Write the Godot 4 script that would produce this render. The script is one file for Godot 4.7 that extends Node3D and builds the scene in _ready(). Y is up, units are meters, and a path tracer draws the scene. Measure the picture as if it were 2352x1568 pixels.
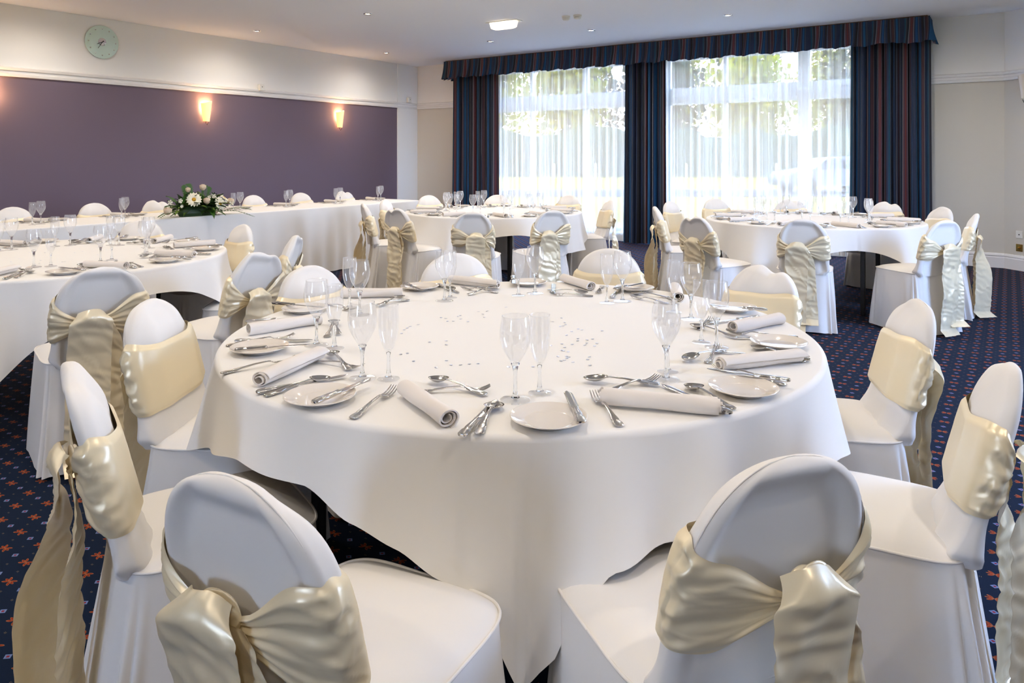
extends Node3D

# The room's own axes: x runs along the window wall, -z towards it, y up. Metres.
const CEIL := 3.06
const TOP := 0.752          # height of the dressed table tops
const LEFT_X := -9.37       # purple wall
const WIN_Z := -10.55       # window wall
const RIGHT_X := 2.8
const BACK_Z := 6.2
# further windows, out of the picture, that light the satin, the plates and the chair backs:
# wall, from and to in metres along it
const OTHER_WIN := [["wall_right", 2.6, 4.2], ["wall_back", 3.3, 4.3]]
const YAW := 0.596903       # the camera looks 34.2 degrees off the window wall's normal

var M := {}
var names := {}
var fn := FastNoiseLite.new()
var rng := RandomNumberGenerator.new()

# ---------------------------------------------------------------- mesh building
class MB:
	var v := PackedVector3Array()
	var n := PackedVector3Array()
	var uv := PackedVector2Array()
	var idx := PackedInt32Array()

	# a sheet of rows x cols cells; f(s, t) with s along the rows and t along the columns, both 0..1
	func surf(rows: int, cols: int, f: Callable, wrap := false, flip := false, uvs := Vector2.ONE) -> void:
		var base := v.size()
		var w := cols + 1
		var p := PackedVector3Array()
		p.resize((rows + 1) * w)
		for i in rows + 1:
			var s := float(i) / rows
			for j in w:
				if wrap and j == cols:
					p[i * w + j] = p[i * w]
				else:
					p[i * w + j] = f.call(s, float(j) / cols)
		var nn := PackedVector3Array()
		nn.resize(p.size())
		for i in rows:
			for j in cols:
				var a := i * w + j
				var pa := p[a]
				var c1 := (p[a + w] - pa).cross(p[a + 1] - pa)
				var pd := p[a + w + 1]
				var c2 := (p[a + 1] - pd).cross(p[a + w] - pd)
				nn[a] += c1
				nn[a + 1] += c1 + c2
				nn[a + w] += c1 + c2
				nn[a + w + 1] += c2
		var sg := -1.0 if flip else 1.0
		for i in rows + 1:
			if wrap:
				var m := nn[i * w] + nn[i * w + cols]
				nn[i * w] = m
				nn[i * w + cols] = m
			# rows drawn together to a point share one normal
			if p[i * w].distance_squared_to(p[i * w + cols / 2]) < 1e-12 and p[i * w].distance_squared_to(p[i * w + cols / 4]) < 1e-12:
				var m2 := Vector3.ZERO
				for j in w:
					m2 += nn[i * w + j]
				for j in w:
					nn[i * w + j] = m2
		for i in rows + 1:
			for j in w:
				var k := i * w + j
				v.append(p[k])
				var q := nn[k]
				n.append((q.normalized() if q.length_squared() > 1e-24 else Vector3.UP) * sg)
				uv.append(Vector2(float(j) / cols * uvs.x, float(i) / rows * uvs.y))
		for i in rows:
			for j in cols:
				var a := base + i * w + j
				if flip:
					idx.append_array([a, a + w, a + 1, a + 1, a + w, a + w + 1])
				else:
					idx.append_array([a, a + 1, a + w, a + 1, a + w + 1, a + w])

	func quad(a: Vector3, b: Vector3, c: Vector3, d: Vector3) -> void:
		# corners run clockwise seen from the front
		var k := v.size()
		var m := (c - a).cross(b - a).normalized()
		for q in [a, b, c, d]:
			v.append(q)
			n.append(m)
		uv.append_array([Vector2(0, 0), Vector2(1, 0), Vector2(1, 1), Vector2(0, 1)])
		idx.append_array([k, k + 1, k + 2, k, k + 2, k + 3])

	func tri(a: Vector3, b: Vector3, c: Vector3) -> void:
		var k := v.size()
		var m := (c - a).cross(b - a).normalized()
		for q in [a, b, c]:
			v.append(q)
			n.append(m)
		uv.append_array([Vector2(0, 0), Vector2(1, 0), Vector2(1, 1)])
		idx.append_array([k, k + 1, k + 2])

	# box with chamfered edges between two corners
	func box(lo: Vector3, hi: Vector3, ch := 0.0) -> void:
		var c := minf(ch, minf((hi.x - lo.x), minf(hi.y - lo.y, hi.z - lo.z)) * 0.45)
		var m := (lo + hi) / 2
		var h := (hi - lo) / 2
		for ax in 3:
			for sgn in [-1.0, 1.0]:
				var a1 := (ax + 1) % 3
				var a2 := (ax + 2) % 3
				var e := [Vector3.ZERO, Vector3.ZERO, Vector3.ZERO, Vector3.ZERO]
				var k := 0
				for pr in [[-1, -1], [1, -1], [1, 1], [-1, 1]]:
					var q := Vector3.ZERO
					q[ax] = sgn * h[ax]
					q[a1] = pr[0] * (h[a1] - c)
					q[a2] = pr[1] * (h[a2] - c)
					e[k] = m + q
					k += 1
				if sgn > 0:
					quad(e[0], e[3], e[2], e[1])
				else:
					quad(e[0], e[1], e[2], e[3])
		if c <= 0.0:
			return
		for ax in 3:
			var a1 := (ax + 1) % 3
			var a2 := (ax + 2) % 3
			for s1 in [-1.0, 1.0]:
				for s2 in [-1.0, 1.0]:
					var e := []
					for pr in [[-1, 0], [1, 0], [1, 1], [-1, 1]]:
						var q := Vector3.ZERO
						q[ax] = pr[0] * (h[ax] - c)
						q[a1] = s1 * (h[a1] if pr[1] == 0 else h[a1] - c)
						q[a2] = s2 * (h[a2] - c if pr[1] == 0 else h[a2])
						e.append(m + q)
					if s1 * s2 > 0:
						quad(e[0], e[1], e[2], e[3])
					else:
						quad(e[0], e[3], e[2], e[1])
		for sx in [-1.0, 1.0]:
			for sy in [-1.0, 1.0]:
				for sz in [-1.0, 1.0]:
					var a := m + Vector3(sx * h.x, sy * (h.y - c), sz * (h.z - c))
					var b := m + Vector3(sx * (h.x - c), sy * h.y, sz * (h.z - c))
					var d := m + Vector3(sx * (h.x - c), sy * (h.y - c), sz * h.z)
					if sx * sy * sz > 0:
						tri(a, d, b)
					else:
						tri(a, b, d)

	func lathe(prof: Array, segs: int, at := Vector3.ZERO) -> void:
		var k := prof.size() - 1
		surf(k, segs, func(s: float, t: float) -> Vector3:
			var q: Vector2 = prof[roundi(s * k)]
			return at + Vector3(q.x * cos(t * TAU), q.y, q.x * sin(t * TAU)), true)

	# round bar along a list of points, radius per point
	func tube(pts: Array, rad: Array, segs := 8, squash := 1.0) -> void:
		var k := pts.size() - 1
		var last := k + 2
		surf(last, segs, func(s: float, t: float) -> Vector3:
			var i := roundi(s * last) - 1
			var ii := clampi(i, 0, k)
			var d: Vector3 = (pts[mini(ii + 1, k)] - pts[maxi(ii - 1, 0)]).normalized()
			var up := Vector3.UP if absf(d.y) < 0.9 else Vector3.RIGHT
			var sx := d.cross(up).normalized()
			var sy := sx.cross(d)
			var r: float = 0.0 if i < 0 or i > k else rad[mini(ii, rad.size() - 1)]
			return pts[ii] + (sx * cos(t * TAU) + sy * sin(t * TAU) * squash) * r, true)

	func mesh(m: Material) -> ArrayMesh:
		var a := []
		a.resize(Mesh.ARRAY_MAX)
		a[Mesh.ARRAY_VERTEX] = v
		a[Mesh.ARRAY_NORMAL] = n
		a[Mesh.ARRAY_TEX_UV] = uv
		a[Mesh.ARRAY_INDEX] = idx
		var am := ArrayMesh.new()
		am.add_surface_from_arrays(Mesh.PRIMITIVE_TRIANGLES, a)
		am.surface_set_material(0, m)
		return am

# ---------------------------------------------------------------- scene building
func numbered(called: String) -> String:
	var k: int = names.get(called, 0)
	names[called] = k + 1
	return called if k == 0 else "%s_%03d" % [called, k]

func thing(called: String, label: String, category: String, group := "", at := Vector3.ZERO, turn := 0.0) -> Node3D:
	var o := Node3D.new()
	o.name = numbered(called)
	add_child(o)
	o.position = at
	o.rotation.y = turn
	o.set_meta("label", label)
	o.set_meta("category", category)
	if group:
		o.set_meta("group", group)
	return o

func part(called: String, b: MB, m: Material, parent: Node3D) -> MeshInstance3D:
	var o := MeshInstance3D.new()
	o.name = called
	o.mesh = b.mesh(m)
	parent.add_child(o, true)
	return o

func single(called: String, b: MB, m: Material, label: String, category: String, group := "", at := Vector3.ZERO, turn := 0.0) -> MeshInstance3D:
	var o := MeshInstance3D.new()
	o.name = numbered(called)
	o.mesh = b.mesh(m)
	add_child(o)
	o.position = at
	o.rotation.y = turn
	o.set_meta("label", label)
	o.set_meta("category", category)
	if group:
		o.set_meta("group", group)
	return o

func structure(called: String, b: MB, m: Material, label := "", parent: Node3D = self) -> MeshInstance3D:
	var o := MeshInstance3D.new()
	o.name = numbered(called) if parent == self else called
	o.mesh = b.mesh(m)
	parent.add_child(o, true)
	if parent == self:
		o.set_meta("kind", "structure")
		if label:
			o.set_meta("label", label)
	return o

# a finished thing again, under its next number, with its own label
func copy(src: Node3D, called: String, label: String, group: String, at: Vector3, turn: float) -> Node3D:
	var o: Node3D = src.duplicate()
	o.name = numbered(called)
	add_child(o)
	o.position = at
	o.rotation = Vector3(0, turn, 0)
	o.set_meta("label", label)
	o.set_meta("group", group)
	return o

func pt(across: float, ahead: float, y := 0.0) -> Vector3:
	# a place on the plan measured from the photographer's tripod: metres to the right and ahead
	return Vector3(cos(YAW) * across - sin(YAW) * ahead, y, -sin(YAW) * across - cos(YAW) * ahead)

func pw(x: float, e: float) -> float:
	return signf(x) * pow(absf(x), e)

func ss(a: float, b: float, x: float) -> float:
	return smoothstep(a, b, x)

# ---------------------------------------------------------------- materials
func mat(key: String, c: Color, rough := 0.8, spec := 0.5, metal := 0.0) -> StandardMaterial3D:
	var m := StandardMaterial3D.new()
	m.resource_name = key
	m.albedo_color = c
	m.roughness = rough
	m.metallic_specular = spec
	m.metallic = metal
	M[key] = m
	return m

func carpet_image() -> Image:
	var n := 512
	var im := Image.create(n, n, false, Image.FORMAT_RGB8)
	var navy := Color(0.06, 0.115, 0.205)
	var r := RandomNumberGenerator.new()
	r.seed = 5
	for y in n:
		for x in n:
			var k := r.randf_range(0.75, 1.25)
			im.set_pixel(x, y, Color(navy.r * k, navy.g * k, navy.b * k))
	var cream := Color(0.72, 0.50, 0.34)
	var rust := Color(0.60, 0.27, 0.15)
	var deep := Color(0.55, 0.13, 0.08)
	for c in [Vector2(128, 128), Vector2(384, 384)]:
		for y in range(-100, 101):
			for x in range(-100, 101):
				var px := absf(x) / 86.0
				var py := absf(y) / 80.0
				# curled leaves set crosswise, a dark gap between the left and right halves
				var q := Vector2(px - 0.40, py - 0.34).rotated(-0.72)
				var d := Vector2(q.x / 0.44, (q.y + 0.25 * q.x * q.x) / 0.17).length()
				var q2 := Vector2(px - 0.58, py - 0.04).rotated(0.12)
				var d2 := Vector2(q2.x / 0.38, q2.y / 0.13).length()
				d = minf(d, d2)
				d = minf(d, (px + py) / 0.13)
				if d < 1.0 and (px > 0.05 or py < 0.13):
					var col := rust
					if d > 0.80 and r.randf() < 0.75:
						col = cream
					elif d < 0.35:
						col = deep
					var kk := r.randf_range(0.75, 1.1)
					im.set_pixel(int(c.x) + x, int(c.y) + y, Color(col.r * kk, col.g * kk, col.b * kk))
	var steel := Color(0.42, 0.50, 0.68)
	for c in [Vector2(384, 128), Vector2(128, 384)]:
		for y in range(-40, 41):
			for x in range(-46, 47):
				var d := absf(x) / 44.0 + absf(y) / 38.0
				if d < 1.0:
					im.set_pixel(int(c.x) + x, int(c.y) + y, steel if d > 0.45 else Color(0.5, 0.15, 0.2))
	for c in [Vector2(0, 0), Vector2(256, 0), Vector2(0, 256), Vector2(256, 256)]:
		for y in range(-10, 11):
			for x in [-12, -11, -10, -9, 6, 7, 8, 9]:
				im.set_pixel(posmod(int(c.x) + x + y / 4, n), posmod(int(c.y) + y, n), Color(0.55, 0.50, 0.38))
	return im

func stripe_image() -> Image:
	var im := Image.create(512, 8, false, Image.FORMAT_RGB8)
	var navy := Color(0.10, 0.15, 0.26)
	var bands := [ # from, to, colour
		[0, 512, navy], [40, 60, Color(0.08, 0.27, 0.38)], [66, 72, Color(0.35, 0.36, 0.36)], [84, 110, Color(0.10, 0.11, 0.14)],
		[120, 128, Color(0.52, 0.52, 0.52)], [128, 190, Color(0.30, 0.19, 0.24)], [154, 164, Color(0.42, 0.14, 0.13)], [190, 198, Color(0.52, 0.52, 0.52)],
		[216, 250, Color(0.07, 0.26, 0.44)], [262, 268, Color(0.38, 0.38, 0.38)], [300, 330, Color(0.10, 0.10, 0.13)], [338, 344, Color(0.42, 0.40, 0.40)],
		[352, 392, Color(0.24, 0.15, 0.19)], [392, 398, Color(0.40, 0.39, 0.39)], [420, 450, Color(0.06, 0.28, 0.46)], [470, 476, Color(0.30, 0.31, 0.33)]]
	for b in bands:
		im.fill_rect(Rect2i(b[0], 0, b[1] - b[0], 8), b[2].lightened(0.07))
	return im

func materials() -> void:
	mat("ceiling", Color(0.955, 0.968, 0.985), 0.9, 0.3)  # white, with the cool cast of daylight put into the colour
	mat("white_wall", Color(0.95, 0.95, 0.945), 0.85, 0.3)
	mat("purple_wall", Color(0.46, 0.41, 0.47), 0.75, 0.3)
	mat("beige_wall", Color(0.83, 0.815, 0.78), 0.85, 0.3)
	mat("gloss_white", Color(0.92, 0.92, 0.92), 0.35, 0.5)
	mat("cover", Color(0.93, 0.92, 0.905), 0.72, 0.4)
	mat("linen", Color(0.93, 0.925, 0.915), 0.85, 0.3)
	mat("napkin", Color(0.90, 0.875, 0.85), 0.85, 0.3)
	mat("satin", Color(0.965, 0.905, 0.765), 0.35, 0.7, 0.18)
	mat("silver", Color(0.80, 0.79, 0.78), 0.14, 0.5, 1.0)
	mat("china", Color(0.93, 0.90, 0.86), 0.08, 0.6)
	M.china.clearcoat_enabled = true
	M.china.clearcoat = 0.6
	M.china.clearcoat_roughness = 0.05
	var g := mat("bowl_glass", Color(0.97, 0.98, 1.0, 0.06), 0.03, 0.75)
	g.transparency = BaseMaterial3D.TRANSPARENCY_ALPHA
	var g2 := mat("stem_glass", Color(0.98, 0.99, 1.0, 0.02), 0.02, 0.5)
	g2.refraction_enabled = true
	g2.refraction_scale = 0.05
	var wg := mat("window_glass", Color(0.9, 0.95, 0.95, 0.05), 0.02, 0.5)
	wg.transparency = BaseMaterial3D.TRANSPARENCY_ALPHA
	mat("foil", Color(0.90, 0.92, 0.98), 0.32, 0.5, 1.0)
	mat("dark_metal", Color(0.06, 0.055, 0.06), 0.4, 0.5)
	mat("table_board", Color(0.45, 0.33, 0.22), 0.6, 0.4)
	mat("chrome", Color(0.85, 0.85, 0.86), 0.12, 0.5, 1.0)
	mat("brass", Color(0.72, 0.55, 0.26), 0.25, 0.5, 1.0)
	mat("plastic", Color(0.90, 0.90, 0.88), 0.4, 0.5)
	mat("black_plastic", Color(0.06, 0.06, 0.07), 0.4, 0.5)
	var ck := mat("clock_glass", Color(0.80, 0.90, 0.87), 0.10, 0.6)
	ck.clearcoat_enabled = true
	var c := mat("carpet", Color.WHITE, 0.95, 0.15)
	c.albedo_texture = ImageTexture.create_from_image(carpet_image())
	c.rim_enabled = true
	c.rim = 0.08
	var s := mat("stripe", Color(1.0, 1.0, 1.0), 0.65, 0.4)
	s.albedo_texture = ImageTexture.create_from_image(stripe_image())
	var sh := mat("sheer", Color(0.98, 0.955, 0.905, 0.765), 0.9, 0.2)
	sh.transparency = BaseMaterial3D.TRANSPARENCY_ALPHA
	sh.backlight_enabled = true
	sh.backlight = Color(0.085, 0.075, 0.062)
	var b := mat("bulb", Color(1, 1, 1), 0.5)
	b.emission_enabled = true
	b.emission = Color(1.0, 0.90, 0.75)
	b.emission_energy_multiplier = 4.0
	var d := mat("diffuser", Color(0.95, 0.93, 0.88), 0.5)
	d.emission_enabled = true
	d.emission = Color(1.0, 0.93, 0.80)
	d.emission_energy_multiplier = 0.9
	var sc := mat("sconce_glass", Color(0.95, 0.85, 0.70), 0.5)
	sc.emission_enabled = true
	sc.emission = Color(1.0, 0.70, 0.38)
	sc.emission_energy_multiplier = 0.85
	mat("leaf", Color(0.22, 0.38, 0.12), 0.5, 0.5)
	mat("leaf_dark", Color(0.11, 0.22, 0.08), 0.5, 0.5)
	mat("leaf_light", Color(0.36, 0.46, 0.16), 0.5, 0.5)
	mat("petal", Color(0.95, 0.93, 0.84), 0.7, 0.3)
	mat("petal_blush", Color(0.94, 0.85, 0.74), 0.7, 0.3)
	mat("flower_eye", Color(0.80, 0.62, 0.22), 0.8, 0.3)
	mat("tree_leaf", Color(0.45, 0.40, 0.10), 0.7, 0.3)
	M.tree_leaf.backlight_enabled = true
	M.tree_leaf.backlight = Color(0.7, 0.7, 0.2)
	mat("tree_leaf_dark", Color(0.17, 0.20, 0.08), 0.7, 0.3)
	mat("bark", Color(0.24, 0.19, 0.15), 0.9, 0.2)
	mat("grass", Color(0.46, 0.40, 0.12), 0.95, 0.1)
	mat("tarmac", Color(0.27, 0.26, 0.25), 0.95, 0.1)
	mat("paving", Color(0.50, 0.48, 0.44), 0.95, 0.1)
	mat("car_paint", Color(0.16, 0.19, 0.20), 0.2, 0.6)
	mat("tyre", Color(0.04, 0.04, 0.04), 0.8, 0.3)
	mat("post_white", Color(0.85, 0.85, 0.83), 0.6, 0.3)
	mat("brick", Color(0.55, 0.36, 0.28), 0.9, 0.2)

const T1_ITEMS := {
	"knife": [[-2.249,-1.779,-2.106,-1.81], [-2.123,-1.618,-2.071,-1.694], [-1.964,-1.378,-1.776,-1.519], [-1.49,-1.105,-1.415,-1.325], [-0.915,-1.165,-0.984,-1.388], [-0.505,-1.599,-0.713,-1.71], [-0.459,-2.146,-0.684,-2.097], [-0.747,-2.603,-0.833,-2.454], [-1.307,-2.61,-1.406,-2.935], [-2.101,-2.503,-1.893,-2.392], [-1.559,-2.595,-1.685,-2.812]],
	"napkin": [[-2.01,-1.46,-1.95,-1.695], [-1.529,-1.134,-1.604,-1.405], [-0.961,-1.189,-1.203,-1.304], [-0.539,-1.586,-0.762,-1.51], [-0.635,-1.92,-0.483,-2.124], [-0.743,-2.357,-0.648,-2.588], [-1.054,-2.699,-1.199,-3.011], [-1.46,-2.759,-1.697,-2.902], [-2.073,-2.576,-1.838,-2.577], [-2.234,-2.068,-2.052,-2.214]],
	"fork": [[-1.935,-1.354,-1.871,-1.5], [-1.696,-1.189,-1.656,-1.316], [-1.169,-1.09,-1.243,-1.337], [-0.658,-1.38,-0.836,-1.569], [-0.45,-1.884,-0.667,-1.933], [-0.584,-2.375,-0.727,-2.346], [-1.172,-2.858,-1.012,-2.591], [-1.488,-2.906,-1.399,-2.681], [-2.154,-1.932,-2.026,-1.902]],
	"butter_knife": [[-1.821,-1.268,-1.685,-1.44], [-1.281,-1.095,-1.304,-1.304], [-0.731,-1.331,-0.851,-1.482], [-0.441,-1.862,-0.648,-1.85], [-0.536,-2.401,-0.727,-2.271], [-0.75,-2.678,-0.886,-2.658], [-1.902,-2.806,-1.762,-2.603], [-1.353,-2.782,-1.32,-2.928], [-2.213,-2.387,-1.965,-2.262]],
	"spoon": [[-1.424,-1.351,-1.644,-1.456], [-1.015,-1.4,-1.227,-1.417], [-0.741,-1.695,-0.866,-1.64], [-0.701,-2.074,-0.731,-1.977], [-0.75,-2.303,-0.835,-2.338], [-1.603,-2.661,-1.455,-2.666], [-1.842,-2.357,-1.82,-2.601], [-1.971,-1.997,-2.025,-2.21], [-1.764,-1.614,-1.92,-1.732]],
	"dessert_fork": [[-1.556,-1.374,-1.48,-1.385], [-1.177,-1.333,-1.049,-1.436], [-0.813,-1.569,-0.734,-1.769], [-0.676,-1.907,-0.724,-2.202], [-0.838,-2.299,-0.865,-2.548], [-1.099,-2.679,-1.252,-2.713], [-1.406,-2.654,-1.565,-2.58], [-1.775,-2.496,-1.942,-2.481], [-1.977,-2.155,-2.001,-2.016], [-1.75,-1.543,-1.917,-1.749]],
	"soup_spoon": [[-1.461,-1.101,-1.434,-1.285], [-0.889,-1.178,-0.978,-1.385], [-0.502,-1.631,-0.668,-1.745], [-0.458,-2.125,-0.641,-2.203], [-1.147,-2.796,-1.274,-2.789], [-2.102,-2.489,-1.951,-2.424]],
}
const T1_PLATES := [[-2.148,-1.801], [-1.816,-1.356], [-1.33,-1.16], [-0.816,-1.34], [-0.531,-1.776], [-0.574,-2.272], [-0.845,-2.705], [-1.322,-2.877], [-1.774,-2.738], [-2.102,-2.385]]
const T1_WINE := [[-1.729,-1.494], [-1.936,-1.872], [-1.372,-1.336], [-0.955,-1.419], [-0.725,-1.767], [-0.722,-2.148], [-0.923,-2.475], [-1.261,-2.631], [-1.636,-2.578], [-1.847,-2.243]]
const T1_FLUTE := [[-1.657,-1.5], [-2.058,-1.938], [-1.314,-1.371], [-0.933,-1.491], [-0.748,-1.834], [-0.781,-2.183], [-1.016,-2.551], [-1.296,-2.565], [-1.666,-2.499], [-1.869,-2.305]]
const T1_CONFETTI := [[-1.451,-1.564], [-1.442,-1.582], [-1.372,-1.531], [-1.301,-1.589], [-1.264,-1.562], [-1.242,-1.577], [-1.227,-1.597], [-1.21,-1.614], [-1.281,-1.52], [-1.122,-1.634], [-1.069,-1.674], [-1.622,-1.752], [-1.648,-1.793], [-1.657,-1.817], [-1.665,-1.841], [-1.66,-1.876], [-1.666,-2.004], [-1.643,-2.002], [-1.611,-1.973], [-1.595,-1.984], [-1.629,-2.054], [-1.632,-2.07], [-1.595,-2.026], [-1.549,-2.008], [-1.618,-2.161], [-1.578,-2.133], [-1.596,-2.185], [-1.542,-2.096], [-1.579,-2.283], [-1.474,-1.718], [-1.442,-1.759], [-1.411,-1.722], [-1.089,-1.862], [-1.066,-1.86], [-1.082,-1.861], [-1.064,-1.799], [-1.044,-1.813], [-1.036,-1.813], [-1.034,-1.798], [-1.031,-1.778], [-1.034,-1.765], [-1,-1.772], [-0.979,-1.819], [-0.988,-1.846], [-0.947,-1.772], [-1.309,-2.238], [-1.306,-2.173], [-1.265,-2.184], [-1.246,-2.157], [-1.243,-2.136], [-1.248,-2.125], [-1.18,-2.126], [-1.164,-2.122], [-1.18,-2.082], [-1.17,-2.031], [-1.103,-2.148], [-1.118,-2.012], [-1.077,-2.033], [-1.086,-2.014], [-1.069,-1.98], [-1.041,-1.993], [-1.105,-1.988], [-1.098,-1.941], [-1.127,-1.928], [-1.144,-1.891], [-1.099,-1.897], [-1.062,-1.954], [-1.032,-1.961]]

# ---------------------------------------------------------------- the room
func shell(called: String, label: String) -> Node3D:
	var o := Node3D.new()
	o.name = called
	add_child(o)
	o.set_meta("kind", "structure")
	o.set_meta("label", label)
	return o

# upright slab between two plan points, thickness to the left-hand side of the way p0 -> p1
func slab(b: MB, p0: Vector2, p1: Vector2, y0: float, y1: float, thick: float) -> void:
	var d := (p1 - p0).normalized()
	var o := Vector2(d.y, -d.x) * thick
	var c := [p0, p1, p1 + o, p0 + o]
	var lo := []
	var hi := []
	for q in c:
		lo.append(Vector3(q.x, y0, q.y))
		hi.append(Vector3(q.x, y1, q.y))
	for k in 4:
		var e := (k + 1) % 4
		b.quad(lo[k], lo[e], hi[e], hi[k])
	b.quad(hi[0], hi[1], hi[2], hi[3])
	b.quad(lo[3], lo[2], lo[1], lo[0])

# a moulding run from p0 to p1; profile of (out from the wall, height); the room lies to the right of the way
func moulding(b: MB, p0: Vector2, p1: Vector2, prof: Array) -> void:
	var d := (p1 - p0).normalized()
	var o := Vector2(-d.y, d.x)
	for k in prof.size() - 1:
		var a: Vector2 = prof[k]
		var e: Vector2 = prof[k + 1]
		var q0 := p0 + o * a.x
		var q1 := p1 + o * a.x
		var r0 := p0 + o * e.x
		var r1 := p1 + o * e.x
		b.quad(Vector3(q0.x, a.y, q0.y), Vector3(r0.x, e.y, r0.y), Vector3(r1.x, e.y, r1.y), Vector3(q1.x, a.y, q1.y))

func build_room() -> void:
	var b := MB.new()
	b.surf(1, 1, func(s, t): return Vector3(lerpf(-9.7, 3.1, t), 0, lerpf(-10.9, 6.5, s)), false, false, Vector2(12.8, 17.4) / 0.154)
	b.quad(Vector3(-9.7, -0.12, -10.9), Vector3(-9.7, -0.12, 6.5), Vector3(3.1, -0.12, 6.5), Vector3(3.1, -0.12, -10.9))
	structure("floor", b, M.carpet, "navy carpet woven with rust motifs and small blue diamonds")
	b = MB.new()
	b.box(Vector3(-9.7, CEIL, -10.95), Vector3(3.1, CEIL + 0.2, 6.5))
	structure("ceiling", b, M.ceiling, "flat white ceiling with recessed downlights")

	var rail := 2.24
	var wl := shell("wall_left", "long wall, purple below a white picture rail and white above")
	b = MB.new()
	slab(b, Vector2(LEFT_X, BACK_Z), Vector2(LEFT_X, -10.0), 0, rail, 0.2)
	structure("purple_field", b, M.purple_wall, "", wl)
	b = MB.new()
	slab(b, Vector2(LEFT_X, BACK_Z), Vector2(LEFT_X, -10.0), rail, CEIL, 0.2)
	structure("upper_wall", b, M.white_wall, "", wl)
	b = MB.new()
	slab(b, Vector2(LEFT_X + 0.015, -10.0), Vector2(LEFT_X + 0.015, WIN_Z), 0, CEIL, 0.215)
	structure("corner_pier", b, M.white_wall, "", wl)

	var ww := shell("wall_window", "end wall with the two curtained windows")
	b = MB.new()
	slab(b, Vector2(-9.57, WIN_Z), Vector2(-8.0, WIN_Z), 0, rail, 0.32)
	slab(b, Vector2(-1.2, WIN_Z), Vector2(-0.046, WIN_Z), 0, rail, 0.32)
	slab(b, Vector2(-8.0, WIN_Z), Vector2(-1.2, WIN_Z), 0, 0.12, 0.32)
	structure("lower_wall", b, M.beige_wall, "", ww)
	b = MB.new()
	slab(b, Vector2(-9.57, WIN_Z), Vector2(-8.0, WIN_Z), rail, CEIL, 0.32)
	slab(b, Vector2(-1.2, WIN_Z), Vector2(-0.046, WIN_Z), rail, CEIL, 0.32)
	slab(b, Vector2(-8.0, WIN_Z), Vector2(-1.2, WIN_Z), 2.86, CEIL, 0.32)
	structure("upper_wall", b, M.white_wall, "", ww)

	var c0 := Vector2(-0.046, WIN_Z)
	var c1 := Vector2(2.8, -7.95)
	var runs := [["wall_corner", c0, c1, "slanting corner wall with the switch plates"], ["wall_right", c1, Vector2(RIGHT_X, BACK_Z), "side wall beyond the round tables"], ["wall_back", Vector2(RIGHT_X, BACK_Z), Vector2(LEFT_X, BACK_Z), "wall behind the photographer"]]
	for r in runs:
		var w := shell(r[0], r[3])
		var dw: Vector2 = (r[2] - r[1]).normalized()
		var holes := []
		for q in OTHER_WIN:
			if q[0] == r[0]:
				holes.append(q)
		for part_ in 2:
			b = MB.new()
			var y0 := 0.0 if part_ == 0 else rail
			var y1 := rail if part_ == 0 else CEIL
			var from: Vector2 = r[1]
			for q in holes:
				slab(b, from, r[1] + dw * q[1], y0, y1, 0.2)
				if part_ == 0:
					slab(b, r[1] + dw * q[1], r[1] + dw * q[2], 0, 0.7, 0.2)
				else:
					slab(b, r[1] + dw * q[1], r[1] + dw * q[2], 2.85, CEIL, 0.2)
				from = r[1] + dw * q[2]
			slab(b, from, r[2], y0, y1, 0.2)
			structure("lower_wall" if part_ == 0 else "upper_wall", b, M.beige_wall if part_ == 0 else M.white_wall, "", w)
		for q in holes:
			var wn2 := shell("window_%d" % (3 if r[0] == "wall_right" else 4), "window in the wall beyond the tables" if r[0] == "wall_right" else "window in the wall behind the photographer")
			var oo: Vector2 = Vector2(dw.y, -dw.x) * 0.08
			var a0: Vector2 = r[1] + dw * q[1] + oo
			var a2: Vector2 = r[1] + dw * q[2] + oo
			var a1: Vector2 = (a0 + a2) / 2
			b = MB.new()
			for e in [a0, a1 - dw * 0.03, a2 - dw * 0.06]:
				slab(b, e, e + dw * 0.06, 0.7, 2.85, 0.06)
			slab(b, a0, a2, 0.7, 0.77, 0.06)
			slab(b, a0, a2, 2.78, 2.85, 0.06)
			structure("window_frame", b, M.gloss_white, "", wn2)
			for e in [[a0, a1], [a1, a2]]:
				b = MB.new()
				var o3: Vector2 = Vector2(dw.y, -dw.x) * 0.028
				slab(b, e[0] + dw * 0.02 + o3, e[1] - dw * 0.02 + o3, 0.75, 2.80, 0.004)
				structure("pane", b, M.window_glass, "", wn2)

	var prof := [Vector2(0, 2.24), Vector2(0.022, 2.243), Vector2(0.026, 2.272), Vector2(0.012, 2.282), Vector2(0.012, 2.306), Vector2(0.03, 2.316), Vector2(0.036, 2.342), Vector2(0.0, 2.356)]
	var skirt := [Vector2(0.018, 0), Vector2(0.018, 0.125), Vector2(0.010, 0.132), Vector2(0.010, 0.142), Vector2(0.018, 0.148), Vector2(0.012, 0.172), Vector2(0, 0.176)]
	var paths := [[Vector2(LEFT_X, BACK_Z), Vector2(LEFT_X, WIN_Z)], [Vector2(LEFT_X, WIN_Z), Vector2(-8.0, WIN_Z)], [Vector2(-1.2, WIN_Z), c0], [c0, c1], [c1, Vector2(RIGHT_X, BACK_Z)], [Vector2(RIGHT_X, BACK_Z), Vector2(LEFT_X, BACK_Z)]]
	var sides := ["left", "window", "window_end", "corner", "right", "back"]
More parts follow.
